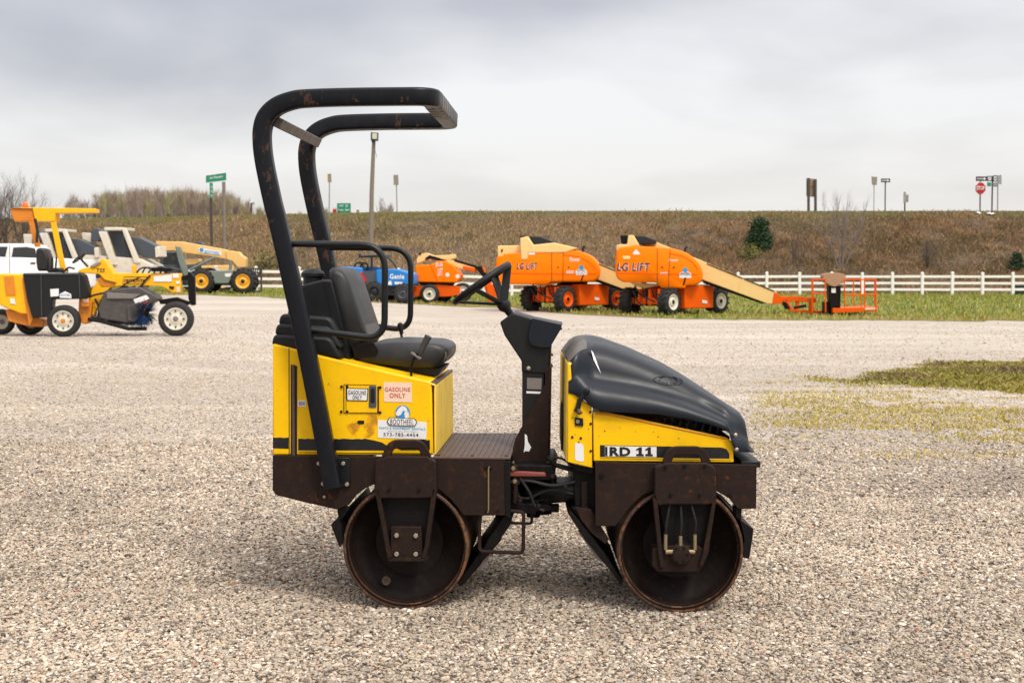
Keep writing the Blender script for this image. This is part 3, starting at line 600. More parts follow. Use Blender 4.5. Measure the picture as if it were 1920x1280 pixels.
# --- rear black moulding: ribbed tank cover, engine box, air cleaner
mb = MB()
for (ul, vt, vb, dw) in ((508, 626, 648, 0), (514, 606, 628, .02), (521, 588, 609, .04)):
    pts = rnd(F1.pl([(ul, vb), (ul + 4, vt), (620, vt + 6), (640, vb + 26)], .05 + dw), [.0, .03, .03, 0], 4, True)
    mb.prism(pts, Wv1 * (.80 - 2 * dw))
mb.build('tank_cover', M['black'], RR, bevel=.016, seg=3)
eb = pr1([(535, 600), (546, 560), (566, 534), (604, 524.5), (621, 525), (634, 580), (657, 676), (600, 668), (560, 656)], .17, .74).build('engine_cover', M['black'], RR, bevel=.012, seg=3)
MB().prism(F1.pl([(606, 528), (619, 528), (655, 668), (640, 668)], .165), Wv1 * .006).build('cover_panel', M['ropsclean'], eb)
c = P1(587, 529, .5)
MB().lathe(c - Vector((0, 0, .03)), (0, 0, 1), [(0, .05), (.055, .05), (.058, .060), (.075, .060), (.085, .052), (.098, .03), (.10, .001)], 24).build('air_cleaner', M['black'], RR, bevel=.002)
# --- seat
def loftseat(px_prof, w0, w1, mat, name, r=.035, lab=None, parent=RR):
    pts = rnd(F1.pl(px_prof, w0), r, 5, True); cen = sum(pts, Vector()) / len(pts); secs = []
    for k, (dw, sc) in enumerate(((0, .80), (.012, .93), (.035, 1), (w1 - w0 - .035, 1), (w1 - w0 - .012, .93), (w1 - w0, .80))):
        q = [cen + (p - cen) * sc + Wv1 * dw for p in pts]; secs.append(q + [q[0]])
    m = MB().loft(secs); n = len(secs[0]); m.f.append(tuple(range(n - 1))); m.f.append(tuple(range(5 * n + n - 2, 5 * n - 1, -1)))
    o = m.build(name, mat, parent, sharp=80); 
    if lab: o['label'] = lab
    return o
sb = loftseat([(614, 508), (622, 500), (640, 505), (652, 522), (690, 635), (672, 664), (648, 662)], .22, .70, M['vinyl'], 'seat_backrest', .03)
loftseat([(645, 512), (652, 520), (691, 632), (686, 638)], .245, .675, M['vinyldust'], 'backrest_face', .006, parent=sb)
sc_ = loftseat([(660, 668), (688, 645), (740, 640), (818, 643), (838, 652), (838, 672), (822, 690), (780, 692), (700, 684), (662, 680)], .20, .70, M['vinyl'], 'seat_cushion', .03)
loftseat([(816, 646), (835, 653), (839, 662), (837, 674), (822, 688), (818, 670)], .22, .68, M['vinyldust'], 'cushion_edge', .01, parent=sc_)
MB().prism(F1.pl([(658, 648), (700, 640), (708, 655), (704, 668), (664, 672)], .19), Wv1 * .012).build('seat_hinge', M['rust_dark'], RR, bevel=.003)
MB().prism(F1.pl([(678, 684), (830, 690), (820, 704), (700, 700)], .25), Wv1 * .36).build('seat_base', M['black'], RR, bevel=.004)
# --- levers
lv = MB().tube([P1(771, 706, .08), P1(771, 688, .08), P1(776, 672, .08), P1(790, 655, .08)], .006, 8).build('lever', M['rust_dark'], RR)
MB().lathe(P1(786, 664, .08), P1(805, 627, .08) - P1(786, 664, .08), [(0, .010), (.01, .014), (.085, .017), (.097, .019), (.10, .012)], 14).build('lever_grip', M['grip'], lv)
MB().prism(F1.pl([(769, 661), (772, 660), (790, 672), (786, 674)], .065), Wv1 * .03).build('lever_guard', M['greysteel'], lv, bevel=.001)
lv = MB().tube([P1(757, 665, .78), P1(755, 640, .78), P1(751, 620, .78)], .007, 8).build('lever', M['black'], RR)
MB().lathe(P1(753, 626, .78), P1(749.5, 603, .78) - P1(753, 626, .78), [(0, .010), (.02, .012), (.045, .016), (.055, .014), (.062, .004)], 14).build('lever_grip', M['black'], lv)
# --- rear frame
plate = [(511, 853.5), (948, 859), (948, 966), (869, 966), (858, 951), (845, 936), (826, 919), (815, 910), (700, 908), (685, 915), (668, 928), (655, 945), (632, 955), (575, 942), (518, 928), (511, 919)]
pr1(plate, 0, .022).build('rear_side_plate', M['rust'], RR, bevel=.003)
pr1(plate, .88, .90).build('rear_side_plate', M['rust'], RR, bevel=.003)
pr1([(512, 855), (640, 856), (640, 900), (512, 900)], .024, .878).build('rear_crossmember', M['rust'], RR)
pr1([(512, 900), (640, 900), (615, 938), (530, 926)], .024, .878).build('fuel_tank', M['rust_dark'], RR)
# front box of rear frame + deck
pr1([(818, 864), (952, 863), (957, 905), (957, 970), (950, 966), (880, 962), (850, 930)], .026, .874).build('water_tank', M['rust'], RR, bevel=.004)
sA = (P1(812, 857, 0) - F1.O).dot(F1.L); sB = (P1(957, 860, 0) - F1.O).dot(F1.L); zd = P1(900, 858.5, 0).z
MB().box(F1.G((sA + sB) / 2, .45, zd), (sB - sA, .905, .010), (F1.L, F1.W, Vector((0, 0, 1)))).build('foot_deck', M['deck'], RR, bevel=.002)
mb = MB()
for i in range(13):
    s_ = sA + .02 + (sB - sA - .04) * i / 12; mb.box(F1.G(s_, .45, zd + .0065), (.006, .84, .004), (F1.L, F1.W, Vector((0, 0, 1))))
mb.build('tread_rib', M['deck'], RR)
for s_ in (.06, .5, .94):
    for w_ in (.035, .865): MB().lathe(F1.G(sA + (sB - sA) * s_, w_, zd + .005), (0, 0, 1), [(0, .009), (.004, .008)], 10).build('deck_bolt', M['rust_dark'], RR)
MB().prism(F1.pl([(945, 864), (956, 864), (958, 972), (947, 967)], -.004), Wv1 * .022).build('front_flange', M['rust_dark'], RR, bevel=.003)
MB().tube(F1.pl([(918, 874), (916, 878), (916, 955), (914, 961)], -.008), .004, 6).build('sight_tube', M['brass'], RR)
bolts('bolt', F1, [(911, 876), (921, 876), (913, 957), (934, 956)], .0, .006, M['rust_dark'], RR)
# --- hub brackets
def bracket(F, c, wv, dx, arms, hub, mat, motor):
    """outboard drum bracket: plate, lifting handle, two arms, hub plate. px offsets from c"""
    u, v = c; q = lambda pts: [(u + a, v + b) for a, b in pts]
    bo = MB().prism(F.pl(q([(-58, -160), (-36, -169), (40, -169), (56, -159), (58, -108), (52, -92), (36, -90), (-40, -90), (-52, -88), (-59, -108)]), wv), F.W * .05).build('drum_bracket', mat, RR, bevel=.006)
    pth = rnd(F.pl(q([(-38, -166), (-27, -192), (29, -192), (40, -166)]), wv + .02), [0, .03, .03, 0], 5)
    MB().sweep(pth, [(-.011, -.02), (.011, -.02), (.011, .02), (-.011, .02)]).build('lifting_handle', mat, bo, bevel=.004)
    for pts in arms: MB().prism(F.pl(q(pts), wv + .0), F.W * .055).build('bracket_arm', mat, bo, bevel=.003)
    MB().prism(F.pl(q([(-50, -92), (48, -92), (34, 10), (-28, 10)]), wv + .052), F.W * .01).build('bracket_web', M['rust_dark'], bo)
    MB().prism(F.pl(q(hub), wv + .02), F.W * .10).build('hub_plate', M['rust'], bo, bevel=.004)
    return bo
bo = bracket(F1, (761, 1024), -.05, 0, [[(-59, -108), (-51, -108), (-29, 10), (-25, 22), (-35, 22), (-39, 0)], [(58, -108), (49, -108), (35, 0), (28, 22), (38, 22), (43, 0)]],
        [(-28, -37), (29, -37), (32, 22), (-30, 24)], M['rust'], False)
MB().prism(F1.pl([(725, 1045), (803, 1045), (798, 1052), (730, 1052)], -.045), Wv1 * .05).build('bracket_sill', M['rust'], bo, bevel=.002)
bolts('bolt', F1, [(744, 1002.5), (780, 1003), (744, 1037.5), (780, 1037.5)], -.03, .0115, M['bolt'], bo, 6, .014)
bolts('bolt', F1, [(730, 917), (786, 917)], -.05, .008, M['rust_dark'], bo)
bo = bracket(F2, (1286, 1036), -.06, 0, [[(-62, -106), (-53, -96), (-44, 0), (-40, 28), (-48, 28), (-52, 0)], [(58, -104), (50, -96), (32, 0), (24, 24), (32, 24), (42, 0)]],
        [(-62, -8), (-20, -14), (20, -14), (36, -6), (34, 22), (24, 36), (-52, 36), (-64, 24)], M['rust'], True)
bolts('bolt', F2, [(1248, 874), (1284, 872), (1322, 873), (1258, 927), (1312, 927)], -.06, .008, M['rust_dark'], bo)
# hydraulic motor and hoses
mo = MB().lathe(P2(1276, 1038, -.04), -Wv2, [(0, .052), (.015, .052), (.018, .044), (.03, .044), (.032, .03)], 10).build('drive_motor', M['rust'], RR, bevel=.002)
bolts('motor_bolt', F2, [(1276 + 14 * math.cos(t), 1038 + 14 * math.sin(t)) for t in [k * math.pi / 3 for k in range(6)]], -.07, .005, M['rust_dark'], mo)
for (u0, v0, v1, bend) in ((1248, 1001, 1030, 10), (1276, 1004, 1022, 0), (1303, 1001, 1030, -10)):
    MB().cyl(P2(u0, v0, -.055), P2(u0, v1, -.055), .0085, 10).build('hose_fitting', M['brass'], mo)
    if bend: MB().cyl(P2(u0, v1 + 4, -.055), P2(u0 + bend * 1.6, v1 + 4, -.055), .011, 10).build('hose_fitting', M['brass'], mo)
    MB().tube([P2(u0, v0, -.055), P2(u0 + 2, v0 - 22, -.06), P2(u0 + (1276 - u0) * .3, v0 - 60, -.03)], .007, 8).build('hose', M['black'], mo)
# --- drums
def drum(F, u, v, name='drum'):
    c = F.P(u, v, 0.0); r = 119 / 400. * (c.y / 6.0)
    A = F.W
    d = MB().lathe(c, A, [(.0, r - .006), (.004, r), (.896, r), (.90, r - .006), (.90, r - .018), (.82, r - .022), (.82, .01), (.14, .01), (.14, r * .55), (.125, r * .60), (.095, r - .05), (.06, r - .024), (.0, r - .016)], 72, True).build(name, M['drum_end'], RR, sharp=40)
    MB().lathe(c, A, [(-.002, r - .0045), (.0035, r + .0012), (.05, r + .0012), (.05, r - .001), (.004, r - .010), (.03, r - .0200), (.03, r - .0225), (-.002, r - .0115)], 72, True).build('drum_rim', M['drum_rim'], d, sharp=40)
    MB().lathe(c, A, [(.001, r - .0115), (.06, r - .0225), (.092, r - .047), (.094, r - .049), (.062, r - .0245), (.001, r - .0125)], 72, True).build('drum_lip', M['drum_lip'], d, sharp=40)
    MB().lathe(c, A, [(.05, r + .0015), (.895, r + .0015), (.895, r - .002), (.05, r - .002)], 72, True).build('drum_shell', M['drum_shell'], d, sharp=40)
    return d
M['drum_shell'] = worn('polished_rolling_surface', (.14, .085, .05), .55, damt=.5, dirt=(.06, .04, .03), scale=8, bmp=.3, metal=.3)
d1 = drum(F1, 760.5, 1025.5); d2 = drum(F2, 1276, 1031.5)
MB().lathe(P1(725, 1087, .085), -Wv1, [(0, .022), (.018, .022), (.022, .018), (.020, .009), (.014, .009)], 20).build('drain_plug', M['deck'], d1)
MB().cyl(P1(762, 1020, -.02), P1(762, 1020, .2), .05, 20).build('axle', M['rust_dark'], RR)
MB().cyl(P2(1276, 1036, -.02), P2(1276, 1036, .2), .06, 20).build('axle', M['rust_dark'], RR)
# --- scrapers
def scr(F, pts, w0=.0, w1=.88, name='scraper', mat='rust_dark'): return MB().prism(F.pl(pts, w0), F.W * (w1 - w0)).build(name, M[mat], RR, bevel=.002)
scr(F1, [(620, 983), (634, 969), (640, 985), (643, 1019), (636, 1025), (628, 1004)]); scr(F1, [(632, 953), (646, 950), (652, 958), (640, 975), (634, 970)], .03, .10)
scr(F1, [(944, 968), (962, 967), (957, 984), (925, 1028), (905, 1052), (898, 1046), (915, 1012)], .06, .84)
scr(F1, [(925, 1000), (940, 1012), (898, 1062), (872, 1092), (862, 1098), (858, 1093), (888, 1052)], .10, .80)
scr(F1, [(905, 1045), (918, 1040), (912, 1060), (897, 1072)], .10, .78, 'scraper_spring', 'greysteel')
scr(F2, [(1388, 974), (1413, 991), (1411, 1010), (1405, 1047), (1393, 1045), (1396, 1010)]); scr(F2, [(1378, 952), (1391, 952), (1390, 976), (1380, 970)], .02, .10)
scr(F2, [(1064, 961), (1070, 957), (1100, 992), (1134, 1038), (1168, 1088), (1164, 1094), (1138, 1062), (1096, 1010)], .04, .84)
for w_ in (.03, .40, .78): scr(F2, [(1078, 950), (1108, 955), (1126, 985), (1142, 1010), (1136, 1020), (1110, 1000), (1090, 975)], w_, w_ + .02, 'scraper_arm', 'rust')
scr(F2, [(1086, 1000), (1094, 1000), (1132, 1054), (1122, 1050)], .05, .03 + .75, 'scraper_spring', 'greysteel')
scr(F2, [(1072, 952), (1104, 950), (1120, 985), (1106, 992), (1090, 980)], .06, .40)
# --- step
MB().tube(rnd(F1.pl([(899, 966), (899, 1033), (981, 1036), (982, 959), (948, 957)], .03), .022, 5), .009, 10).build('step', M['rust'], RR)
MB().tube(rnd(F1.pl([(997, 952), (997, 981), (958, 980)], .12), .015, 5), .007, 8).build('step', M['rust'], RR)
# --- articulation joint
J = lambda pts, w0, w1, mat, nm: MB().prism(F1.pl(pts, w0), Wv1 * (w1 - w0)).build(nm, M[mat], RR, bevel=.004)
J([(952, 872), (1035, 872), (1042, 886), (1030, 900), (958, 900)], .12, .72, 'rust_dark', 'pivot_yoke')
J([(956, 883), (1022, 886), (1024, 893), (956, 893)], .04, .07, 'redpaint', 'locking_bar')
J([(950, 942), (1003, 944), (1008, 956), (1003, 964), (950, 960)], .08, .75, 'rust_dark', 'pivot_yoke')
for (u, v0, v1, r, wv) in ((1000, 870, 968, .035, .45), (1018, 890, 962, .045, .42), (985, 900, 945, .03, .3)): MB().cyl(P1(u, v0, wv), P1(u, v1, wv), r, 18).build('pivot_pin', M['rust_dark'], RR)
MB().cyl(P1(990, 922, .25), P2(1085, 922, .20), .042, 18).build('steering_cylinder', M['black'], RR)
MB().cyl(P1(980, 925, .62), P2(1090, 925, .62), .03, 18).build('steering_cylinder', M['black'], RR)
J([(1022, 905), (1075, 905), (1080, 940), (1024, 944)], .3, .5, 'black', 'pivot_block')
J([(962, 872), (970, 872), (971, 945), (962, 945)], .05, .09, 'rust', 'yoke_plate')
for (pts, r, m_) in (([(1025, 866), (1050, 872), (1080, 880), (1112, 879)], .008, 'black'), ([(1026, 856), (1040, 872), (1066, 880), (1100, 884)], .009, 'black'), ([(1030, 880), (1038, 905), (1028, 930), (1020, 950)], .008, 'black'),
                     ([(965, 895), (968, 915), (975, 935), (990, 950)], .007, 'black'), ([(1032, 862), (1045, 856), (1060, 862), (1072, 872)], .006, 'black'), ([(958, 880), (963, 862), (962, 876)], .006, 'brass')):
    MB().tube(dense(rnd(F1.pl(pts, .10 + random.uniform(0, .1)), .03, 4)), r, 8).build('hydraulic_hose', M[m_], RR)
for pts, r, w_ in (([(958, 904), (990, 899), (1035, 912), (1078, 903)], .009, .06), ([(958, 922), (985, 938), (1030, 915), (1076, 926)], .007, .09), ([(975, 896), (995, 925), (1002, 950), (1020, 957)], .008, .05)):
    MB().tube(dense(rnd(F1.pl(pts, w_), .05, 4)), r, 8).build('hydraulic_hose', M['black'], RR)
for (u, v) in ((962, 878), (965, 902), (1036, 893), (1060, 912), (975, 938), (1010, 948)): MB().lathe(P1(u, v, .05), -Wv1, [(0, .013), (.012, .013), (.02, .007)], 6).build('hose_nut', M['brass'] if u < 970 else M['rust'], RR)
random.seed(5)
for k in range(22):
    u = random.uniform(965, 1040); v = random.uniform(895, 960); MB().box(P1(u, v, random.uniform(.15, .5)), (random.uniform(.02, .05),) * 2 + (random.uniform(.02, .05),)).build('joint_fitting', M['rust_dark'], RR, bevel=.003)
# --- front frame
fp = [(1116, 866), (1419, 871), (1418, 953), (1384, 954), (1366, 933), (1345, 921), (1225, 918), (1203, 930), (1180, 952), (1163, 975), (1154, 986), (1116, 986)]
pr2(fp, 0, .022).build('front_side_plate', M['rust'], RR, bevel=.003); pr2(fp, .88, .90).build('front_side_plate', M['rust'], RR, bevel=.003)
pr2([(1385, 872), (1418, 872), (1417, 950), (1390, 952)], .022, .88).build('front_crossmember', M['rust'], RR)
pr2([(1074, 880), (1116, 878), (1116, 975), (1106, 975), (1098, 955), (1078, 948)], .10, .80).build('front_crossmember', M['rust_dark'], RR, bevel=.004)
MB().box(P2(1096, 930, .09) , (.03, .02, .14)).build('bracket_lug', M['rust'], RR, bevel=.003)
pr2([(1118, 868), (1380, 870), (1370, 900), (1330, 905), (1240, 905), (1180, 930), (1118, 940)], .1, .8).build('front_frame_core', M['rust_dark'], RR)
bolts('bolt', F2, [(1129, 890), (1368, 929)], .0, .012, M['rust_dark'], RR, 12)
# --- front yellow panels
yp = [(1113, 864), (1112, 771), (1137, 772.5), (1362, 820), (1370, 825), (1374.5, 833), (1376, 866.5)]
pr2(yp, .025, .05).build('engine_side_panel', M['yellow'], RR, bevel=.004); pr2(yp, .85, .875).build('engine_side_panel', M['yellow'], RR, bevel=.004)
MB().prism(F2.pl([(1115, 773), (1137, 774.5), (1362, 821.5), (1362, 824), (1137, 778), (1115, 777)], .022), Wv2 * .01).build('panel_lip', M['sweepor'], RR, bevel=.002)
cp = [(1070.5, 683), (1078, 700), (1092, 744), (1109.5, 762), (1110.5, 877), (1069, 866)]
sideo = pr2([(1064.5, 681), (1069.5, 683), (1074, 736), (1109.5, 762), (1110.5, 877), (1064, 866)], .018, .055).build('console_side_panel', M['yellow'], RR, bevel=.004)
xg = P2(1069, 780, .018).x; zt_ = P2(1070, 682, .018).z; zb_ = P2(1069, 867, .018).z
gp = MB().prism([Vector((xg - .014, F2.O.y + .03, zt_ + .008)), Vector((xg - .014, F2.O.y + .87, zt_ + .008)), Vector((xg - .020, F2.O.y + .87, zb_)), Vector((xg - .020, F2.O.y + .03, zb_))], (.03, 0, 0)).build('radiator_panel', M['yellowdusty'], RR, bevel=.01)
gc = P2(1056, 796, .47); gc.x = xg - .021
MB().lathe(gc + Vector((.004, -.04, 0)), (-1, 0, 0), [(0, .125), (.008, .125), (.010, .115), (.008, .11), (.004, .001)], 40).build('fan_opening', M['black'], gp)
pr2([(1072, 870), (1112, 878), (1112, 890), (1078, 882)], .06, .84).build('radiator_sill', M['rust_dark'], RR, bevel=.003)
bolts('rivet', F2, [(1107.5, 794), (1107.5, 845), (1089, 821), (1073, 819), (1107, 772)], .018, .006, M['ropsclean'], RR, 12, .005)
MB().prism(rnd(F2.pl([(1077.5, 782), (1093.5, 784), (1093.5, 799), (1078, 797.5)], .010), .003, 2, True), Wv2 * .008).build('ignition_switch', M['black'], sideo, bevel=.001)
MB().lathe(P2(1083, 790, .010), -Wv2, [(0, .009), (.005, .009), (.006, .002)], 14).build('key_slot', M['greysteel'], sideo)
MB().tube(F2.pl([(1095, 738), (1086, 752), (1084, 764), (1079, 772)], .0), .012, 8).build('hood_latch', M['black'], RR)
MB().lathe(P2(1083, 766, -.004), P2(1088, 777, -.004) - P2(1083, 766, -.004), [(0, .008), (.02, .012), (.03, .006)], 10).build('latch_knob', M['deck'], RR)
st = sticker('sticker', [(1078, 829), (1094, 832), (1095, 866), (1078, 863)], F2, .018, M['label_w'], RR, .012); st['label'] = 'worn white instruction sticker'
film('stripe', [(1125, 834), (1353, 838.5), (1362, 841.5), (1367.5, 850), (1368, 859.5), (1125, 856)], .025, M['stripe'], RR, F2)
film('pinstripe', [(1125, 858.3), (1370, 862.4), (1370, 863.2), (1125, 859.2)], .025, M['ink'], RR, F2)
st = sticker('sticker', [(1134, 835.5), (1231, 837.5), (1231, 856.5), (1134, 855)], F2, .0238, M['label_w'], RR, .001); st['label'] = 'white model number sticker'
tx('RD', F2, .0208, 1143, 837.4, 1182, 854.3, M['ink'], st, .045, vr=.6)
for u in (1193, 1210): film('digit', [(u, 842), (u + 6, 838), (u + 10.5, 838), (u + 10.5, 851), (u + 14, 851), (u + 14, 855), (u, 854.6), (u, 850.8), (u + 4.5, 850.8), (u + 4.5, 843), (u, 844.5)], .0212, M['ink'], st, F2)
film('sticker_bar', [(1134.5, 837), (1139, 837), (1139, 854.5), (1134.5, 854.2)], .0215, M['ink'], st, F2)
for k in range(26):
    F_, us, vs, wv = random.choice([(F1, (515, 805), (720, 818), .03), (F2, (1120, 1340), (800, 832), .025), (F2, (1074, 1106), (772, 870), .018)])
    u, v = random.uniform(*us), random.uniform(*vs); r = random.uniform(.4, 1.6)
    if F_ is F1 and v < 665 + (u - 590) * .23: continue
    if F_ is F2 and u > 1115 and v < 775 + (u - 1137) * .22: continue
    if F_ is F1 and 640 < u < 802: continue
    film('paint_chip', [(u + r * math.cos(t) * random.uniform(.5, 1.6), v + r * math.sin(t) * random.uniform(.5, 1.2)) for t in [i * 1.047 for i in range(6)]], wv, M['rust'], RR, F_)
# --- engine seen in the gap under the hood
pr2([(1130, 778), (1240, 790), (1368, 818), (1368, 862), (1120, 862)], .10, .78).build('engine_block', M['rust_dark'], RR)
for k in range(9):
    u = 1225 + k * 15; MB().tube([P2(u, 812, .07 + .01 * (k % 3)), P2(u + 8, 785, .08), P2(u + 20, 790 + k, .10)], .008, 6).build('engine_hose', M['black'], RR)
# --- hood
topP = [(1066, 672, .1), (1074, 655, .14), (1086, 637, .3), (1098, 629, .45), (1112, 629, .5), (1130, 633, .5), (1180, 651, .5), (1245, 680, .5), (1280, 700, .48), (1327, 730, .4), (1370, 758, .25), (1392, 771, .16), (1405, 788, .10), (1411, 812, .06), (1412, 830, .05), (1419, 845, .03)]
tx_ = np.array([[P2(u, v, q).x, P2(u, v, q).z] for u, v, q in topP]); tx_ = tx_[np.argsort(tx_[:, 0])]
botP = [(1067, 737), (1074, 739), (1092, 746), (1100, 754), (1112, 765), (1132, 771), (1180, 773), (1235, 776), (1290, 785), (1330, 795), (1362, 806), (1371, 812), (1374, 846), (1419, 851)]
bx_ = np.array([[P2(u, v, 0).x, P2(u, v, 0).z] for u, v in botP])
x0, x1 = bx_[0, 0] - .003, bx_[-1, 0]
secs = []; NS = 46; wc = .45
for i in range(NS + 1):
    t = i / NS; x = x0 + (x1 - x0) * (t - .0 if True else t)
    xt = x + (.015 * t); zt = float(np.interp(xt, tx_[:, 0], tx_[:, 1])); zb = float(np.interp(x, bx_[:, 0], bx_[:, 1])); zt = max(zt, zb + .012); h = zt - zb
    fr = sm(t, .86, 1.0) * .05; rr = (1 - sm(t, 0, .12)) * .035; hw = .458 - fr - rr * .6
    br_ = float(sm(t, .02, .14) * (1 - .75 * sm(t, .70, .97)))       # how far the bulge stands off the flange
    prof = [(hw, 0), (hw + .004, .10), (hw - .004, .22), (hw - .028 * br_ - .004, .33), (hw - .072 * br_ - .008, .40), (hw - .090 * br_ - .010, .47), (hw - .096 * br_ - .012, .58), (hw - .104 * br_ - .016, .72), (hw - .125 * br_ - .025, .85), (hw - .17 * br_ - .045, .945), (hw - .24 * br_ - .09, .985), (hw * .25, 1.0)]
    z_ = lambda k: zb + h * k
    q = [Vector((x, F2.O.y + wc - a_, z_(k))) for a_, k in prof] + [Vector((x, F2.O.y + wc + a_, z_(k))) for a_, k in reversed(prof)]
    secs.append(q)
mb = MB().loft(secs); m_ = len(secs[0]); mb.f.append(tuple(range(m_))); mb.f.append(tuple(range(NS * m_ + m_ - 1, NS * m_ - 1, -1)))
hood = mb.build('engine_hood', M['plastic'], RR, sharp=70)
# dust settled on the sloping back of the hood: its own lighter moulding
k0, k1 = 1, 6
dq = [[p + Vector((-.0025, 0, .0025)) for p in secs[i][8:-8]] for i in range(0, k1)]
MB().loft(dq).build('hood_back', M['plasticdust'], hood, sharp=70)
# embossed badge, scratch, bolts
def onhood(u, v): 
    for k in range(400):
        wv = .0 + k * .0006; p = P2(u, v, wv); x = p.x; i = min(NS - 1, max(0, int((x - x0) / (x1 - x0) * NS))); q = secs[i][:12]
        zz = [a_.z for a_ in q]; yy = [a_.y for a_ in q]
        if p.z > zz[-1]: continue
        ys_ = float(np.interp(p.z, zz, yy))
        if p.y >= ys_ - .001: return p
    return p
sc = [(1108, 656), (1112, 660), (1118, 676), (1125, 695), (1127, 701), (1121, 690), (1113, 674)]
MB().prism([onhood(u, v) - Vector((0, .0035, 0)) for u, v in sc], (0, .002, 0)).build('scratch', M['litter'], hood, smooth=False)
MB().tube([onhood(1253 + 27 * math.cos(t), 713 + 5 * math.sin(t) * 1.6 + 2 * math.cos(t)) for t in [k * math.pi / 14 for k in range(28)]], .0022, 6, closed=True).build('badge_ring', M['plastic'], hood)
for pts in ([(1246, 707), (1238, 708), (1236, 716), (1246, 719), (1252, 718)], [(1262, 706), (1258, 719)], [(1262, 706), (1270, 711), (1268, 719), (1261, 718)]):
    MB().tube([onhood(u, v) for u, v in pts], .0022, 6).build('badge_mark', M['plastic'], hood)
for (u, v) in ((1379, 815), (1381, 842)): MB().lathe(onhood(u, v) + Vector((0, .004, 0)), -Wv2, [(0, .009), (.009, .009), (.012, .004)], 12).build('hood_bolt', M['bolt'], hood)
MB().lathe(P2(1100, 733, -.004), -Wv2, [(0, .016), (.012, .016), (.016, .008)], 12).build('hood_pin', M['black'], hood)
MB().box(P2(1395, 860, .2), (.09, .36, .03)).build('hood_hinge', M['black'], RR, bevel=.004)
# --- steering console
gus = [(1031, 690), (1026, 712), (1003, 756), (978, 800), (966, 822), (960, 848), (961, 868), (968, 871), (1008, 871), (1026, 866), (1028, 852)]
g1 = MB().prism(F1.pl(gus, .25), Wv1 * .012).build('console_gusset', M['rust'], RR, bevel=.002); MB().prism(F1.pl(gus, .60), Wv1 * .012).build('console_gusset', M['rust'], RR, bevel=.002)
MB().prism(F1.pl([(1022, 690), (1032, 690), (1029, 868), (1020, 868)], .262), Wv1 * .34).build('console_front_plate', M['rust'], RR, bevel=.002)
film('paint_splash', [(984, 813), (988, 816), (990, 828), (996, 838), (992, 846), (985, 845), (982, 848), (984, 834)], .249, M['litter'], g1, F1)
col = MB().prism(F1.pl([(979, 690), (1020, 690), (1020, 866), (979, 866)], .275), Wv1 * .3).build('console_column', M['black'], RR, bevel=.004)
pl_ = MB().prism(F1.pl([(988, 708), (1016, 709), (1015, 730), (988, 729)], .272), Wv1 * .002).build('data_plate', M['greysteel'], col)
MB().prism(F1.pl([(987, 733), (1015, 734), (1015, 738), (987, 737)], .272), Wv1 * .002).build('data_plate', M['label_w'], col)
head = MB().prism(F1.pl([(937, 604), (961, 586), (998, 597), (1054, 608), (1052, 615), (1032, 650), (1030, 702), (978, 698), (978, 677), (946, 629)], .27), Wv1 * .31).build('console_head', M['black'], RR, bevel=.008, seg=3)
MB().prism(rnd(F1.pl([(998, 596), (1053, 608), (1051, 618), (1031, 652), (1010, 652), (993, 646), (990, 630)], .24), [.006, .004, .004, .012, .03, .02, .02], 4, True), Wv1 * .035).build('control_box', M['plastic'], head, bevel=.006, seg=3)
for (u, v) in ((1050, 616), (1033, 665), (1033, 686)): MB().lathe(P1(u, v, .26), F1.L, [(0, .006), (.010, .006)], 8).build('head_screw', M['black'], head)
MB().lathe(P1(991, 690, .268), -Wv1, [(0, .010), (.006, .010), (.008, .004)], 12).build('head_bolt', M['bolt'], head)
# steering wheel
wc_ = P1(903, 531, .43); ax = (P1(955, 586, .43) - P1(903, 534, .43)); hubp = P1(956, 590, .43)
e1 = (P1(952, 497, .43) - P1(854, 567, .43)); rad = e1.length / 2 * 1.0; e1.normalize(); e2 = F1.W; nrm = e1.cross(e2).normalized()
if nrm.z > 0: nrm = -nrm
swp = MB().tube([wc_ + e1 * (rad * math.cos(t)) + e2 * (rad * math.sin(t)) for t in [k * math.pi / 20 for k in range(40)]], .0165, 12, closed=True).build('steering_wheel', M['black'], RR, sharp=80)
hc = wc_ + nrm * .150 + e1 * .028
for ang in (8, 66, 188, 256):
    t = R(ang); rp = wc_ + e1 * (rad * math.cos(t)) + e2 * (rad * math.sin(t))
    MB().bar(rp, hc, .040, .014).build('wheel_spoke', M['black'], swp, bevel=.003)
MB().lathe(hc - nrm * .02, nrm, [(0, .02), (.01, .034), (.035, .034), (.055, .02), (.10, .016)], 16).build('wheel_hub', M['black'], swp)
